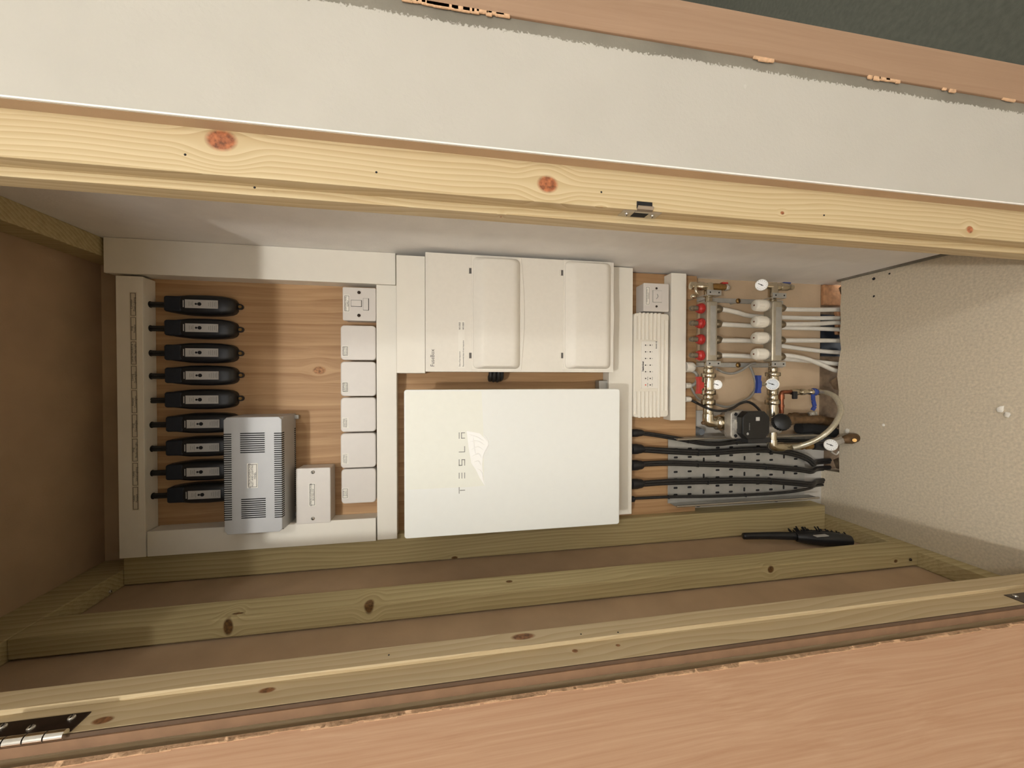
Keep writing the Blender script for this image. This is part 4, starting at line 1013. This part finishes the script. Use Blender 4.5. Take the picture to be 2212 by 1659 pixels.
cabs = [('black cable nearest the pump, dipping across the tray', 935.5, 8, .0068, [(1388, 936), (1450, 945), (1486, 952), (1521, 958), (1554, 959), (1590, 955), (1631, 953), (1690, 952), (1742, 953)], 1),
        ('thick black cable second from the pump, bowing under elbow', 970, 10.5, .0098, [(1390, 971), (1440, 974), (1506, 977), (1554, 976), (1610, 972), (1662, 972), (1714, 980), (1745, 992), (1757, 1002)], 1),
        ('thick black cable in the middle of the tray', 1005, 10.5, .0088, [(1390, 1002), (1444, 1000), (1506, 1002), (1568, 1004), (1652, 1008), (1725, 1014), (1752, 1018)], 1),
        ('thick black cable second from the timber stud', 1045.5, 10.5, .0098, [(1390, 1044.5), (1444, 1041), (1527, 1039), (1590, 1038), (1662, 1039), (1714, 1043), (1752, 1046)], 1),
        ('thin black cable nearest the timber stud', 1078, 5, .0048, [(1366, 1077), (1444, 1073.5), (1527, 1072.5), (1610, 1069.5), (1694, 1064), (1745, 1056)], 0)]
for lb, gpy, gr, r, path, gland in cabs:
    a0 = at(*path[0], YTR-.018)
    t = thing('armoured_cable', a0, lb, 'cable', 'black cables on the tray')
    pts = [at(px, py, YTR-.016) for px, py in path]
    e = pts[-1]; pts.append(Vector((e.x-.003, 1.216, .036))); pts.append(Vector((e.x-.004, 1.224, -.03)))
    pts.insert(0, Vector((pts[0].x+.0, YTR-.02, at(1363, gpy, YT).z+.005)))
    if r > .006:
        for k in range(2):
            s = (-1, 1)[k]*r*.42
            B().tube([p+Vector((s, (0, -.003)[k], 0)) for p in pts], r*.68, 9, 5).out('core', 'cable', t)
    else: B().tube(pts, r, 9, 5).out('core', 'cable', t)
    g = at(1366, gpy, YTR-.02)
    if gland:
        rr_ = gr*.0016
        B().lathe((g.x, YTR-.02, g.z+.004), (g.x, YTR-.02, at(1391, gpy, YTR-.02).z), [(0, rr_), (.45, rr_*1.02), (.5, rr_*.95), (.8, rr_*.85), (1, r*.9)], 16).out('gland_shroud', 'black', t)
    else:
        B().lathe((g.x, YTR-.02, g.z+.004), (g.x, YTR-.02, at(1371, gpy, YTR-.02).z), [(0, .010), (.7, .010), (1, .006)], 14).out('gland_shroud', 'black', t)
    for k in (.35, .72):
        P0 = pts[1:-2]; q = P0[int(k*(len(P0)-1))]; q2 = P0[int(k*(len(P0)-1))+1]; d = (q2-q).normalized()
        B().lathe(q-d*.0018, q+d*.0018, [(0, r*1.22), (1, r*1.22)], 14).ball(q+Vector((-r*.9, -r*.7, 0)), .0026, 8).out('cable_tie', 'black', t)

# ------------------------------------------------------------------ pit contents
z = -.0
bx0, bx1 = at(1790, 660, YW-.002).x, WR
for a, c, zt_, zb_ in ((bx0, WR-.001, -.002, -.085), (bx0-.11, bx0-.008, -.06, -.13)):
    B().box(a, c, YW-.012, YW+.01, zb_, zt_, .004).out('brick', 'brick', pit)
B().box(at(1790, 770, YW).x, at(1790, 680, YW).x, YW-.004, YW+.002, -.2, -.001).out('membrane', 'membrane', pit)
rg = random.Random(11)
for i in range(34):
    x = xe + (WR-xe)*rg.random(); y = rg.uniform(1.18, YW-.015); s = rg.uniform(.012, .03); zz_ = rg.uniform(-.2, -.06) if i > 14 else rg.uniform(-.10, -.03)
    if i <= 14: y = rg.uniform(1.172, 1.19)
    b2 = bmesh.new(); bmesh.ops.create_icosphere(b2, subdivisions=1, radius=s)
    for v in b2.verts: v.co *= rg.uniform(.65, 1.15)
    bmesh.ops.translate(b2, verts=b2.verts[:], vec=(x, y, zz_)); b = B(); b.join(b2); b.out('rubble_lump', 'rubble', pit)
# crumbs on the floor
def chip(px, py, s, lb, mat='label'):
    p = at(px, py, Z=.004); b2 = bmesh.new(); bmesh.ops.create_icosphere(b2, subdivisions=1, radius=s)
    for v in b2.verts: v.co = Vector((v.co.x*rg.uniform(.6, 1.3), v.co.y*rg.uniform(.6, 1.2), v.co.z*.35))
    bmesh.ops.translate(b2, verts=b2.verts[:], vec=(p.x, p.y, s*.3)); b = B(); b.join(b2); b.out('plaster_crumb', mat, label=lb, cat='debris', group='crumbs on the screed floor')
chip(1830, 930, .010, 'white plaster crumb beside the brass drain outlet'); chip(1907, 918, .005, 'tiny white plaster crumb alone on the screed')
chip(2160, 884, .010, 'white plaster flake on floor nearest the door opening'); chip(2174, 896, .008, 'smaller white flake beside the plaster flake near opening')
chip(1887, 602, .006, 'dark crumb on the floor by the white wall', 'slot'); chip(1886, 640, .004, 'tiny dark crumb farther from the white wall', 'slot')
chip(1920, 591, .004, 'tiny dark speck touching the white wall foot', 'slot')

# ------------------------------------------------------------------ hand brush leaning on the plasterboard
yb_ = 1.045
br = thing('hand_brush', (PB+.03, yb_, .045), 'black hand brush standing head down between the timber studs', 'brush')
X_ = PB+.026
pt = lambda px, py: at(px, py, X=X_)
hp = [pt(1604, 1158), pt(1612, 1158), pt(1660, 1157), pt(1715, 1158), pt(1730, 1160)]
B().tube(hp, lambda f: .006 + .006*min(1, f*5) - .001*math.sin(f*6), 10, 4).out('handle', 'black', br)
h0, h1 = pt(1720, 1160), pt(1838, 1168)
h1 = Vector((h1.x, h1.y, max(.050, h1.z)))
b = B(); b.tube([h0, h0.lerp(h1, .3), h0.lerp(h1, .7), h1], lambda f: .011+.011*math.sin(math.pi*min(1, f*.75+.1)), 12, 4); b.out('head_block', 'black', br)
b = B(); d = (h1-h0); b.tube([h0.lerp(h1, .1)+Vector((.004, .012, 0)), h0.lerp(h1, .35)+Vector((.004, .018, 0)), h0.lerp(h1, .8)+Vector((.004, .018, 0)), h1+Vector((.004, .012, 0))], lambda f: .006+.010*math.sin(math.pi*min(1, f*.8+.15)), 10, 4)
for i in range(26):
    for j in range(5):
        f = i/25; c = h0 + d*f
        sp = (j-2)*.006*math.sin(math.pi*(.15+.8*f))
        L = .017+.005*rg.random()
        e = c + Vector((.012*rg.uniform(-.4, 1)+.004, L*1.0+.006, rg.uniform(-.004, .004)))
        b.tube([c+Vector((sp*.8, .004, 0)), e+Vector((sp*1.4, 0, 0))], .0022, 4, 1)
b.out('bristles', 'bristle', br, kind='stuff')
c0, c1 = pt(1752, 1169), pt(1795, 1174)
mid = (c0+c1)/2; B().box(mid.x+.020, mid.x+.0225, mid.y-.007, mid.y+.007, min(c0.z, c1.z), max(c0.z, c1.z), .0006, 1).out('label', 'sticker', br)
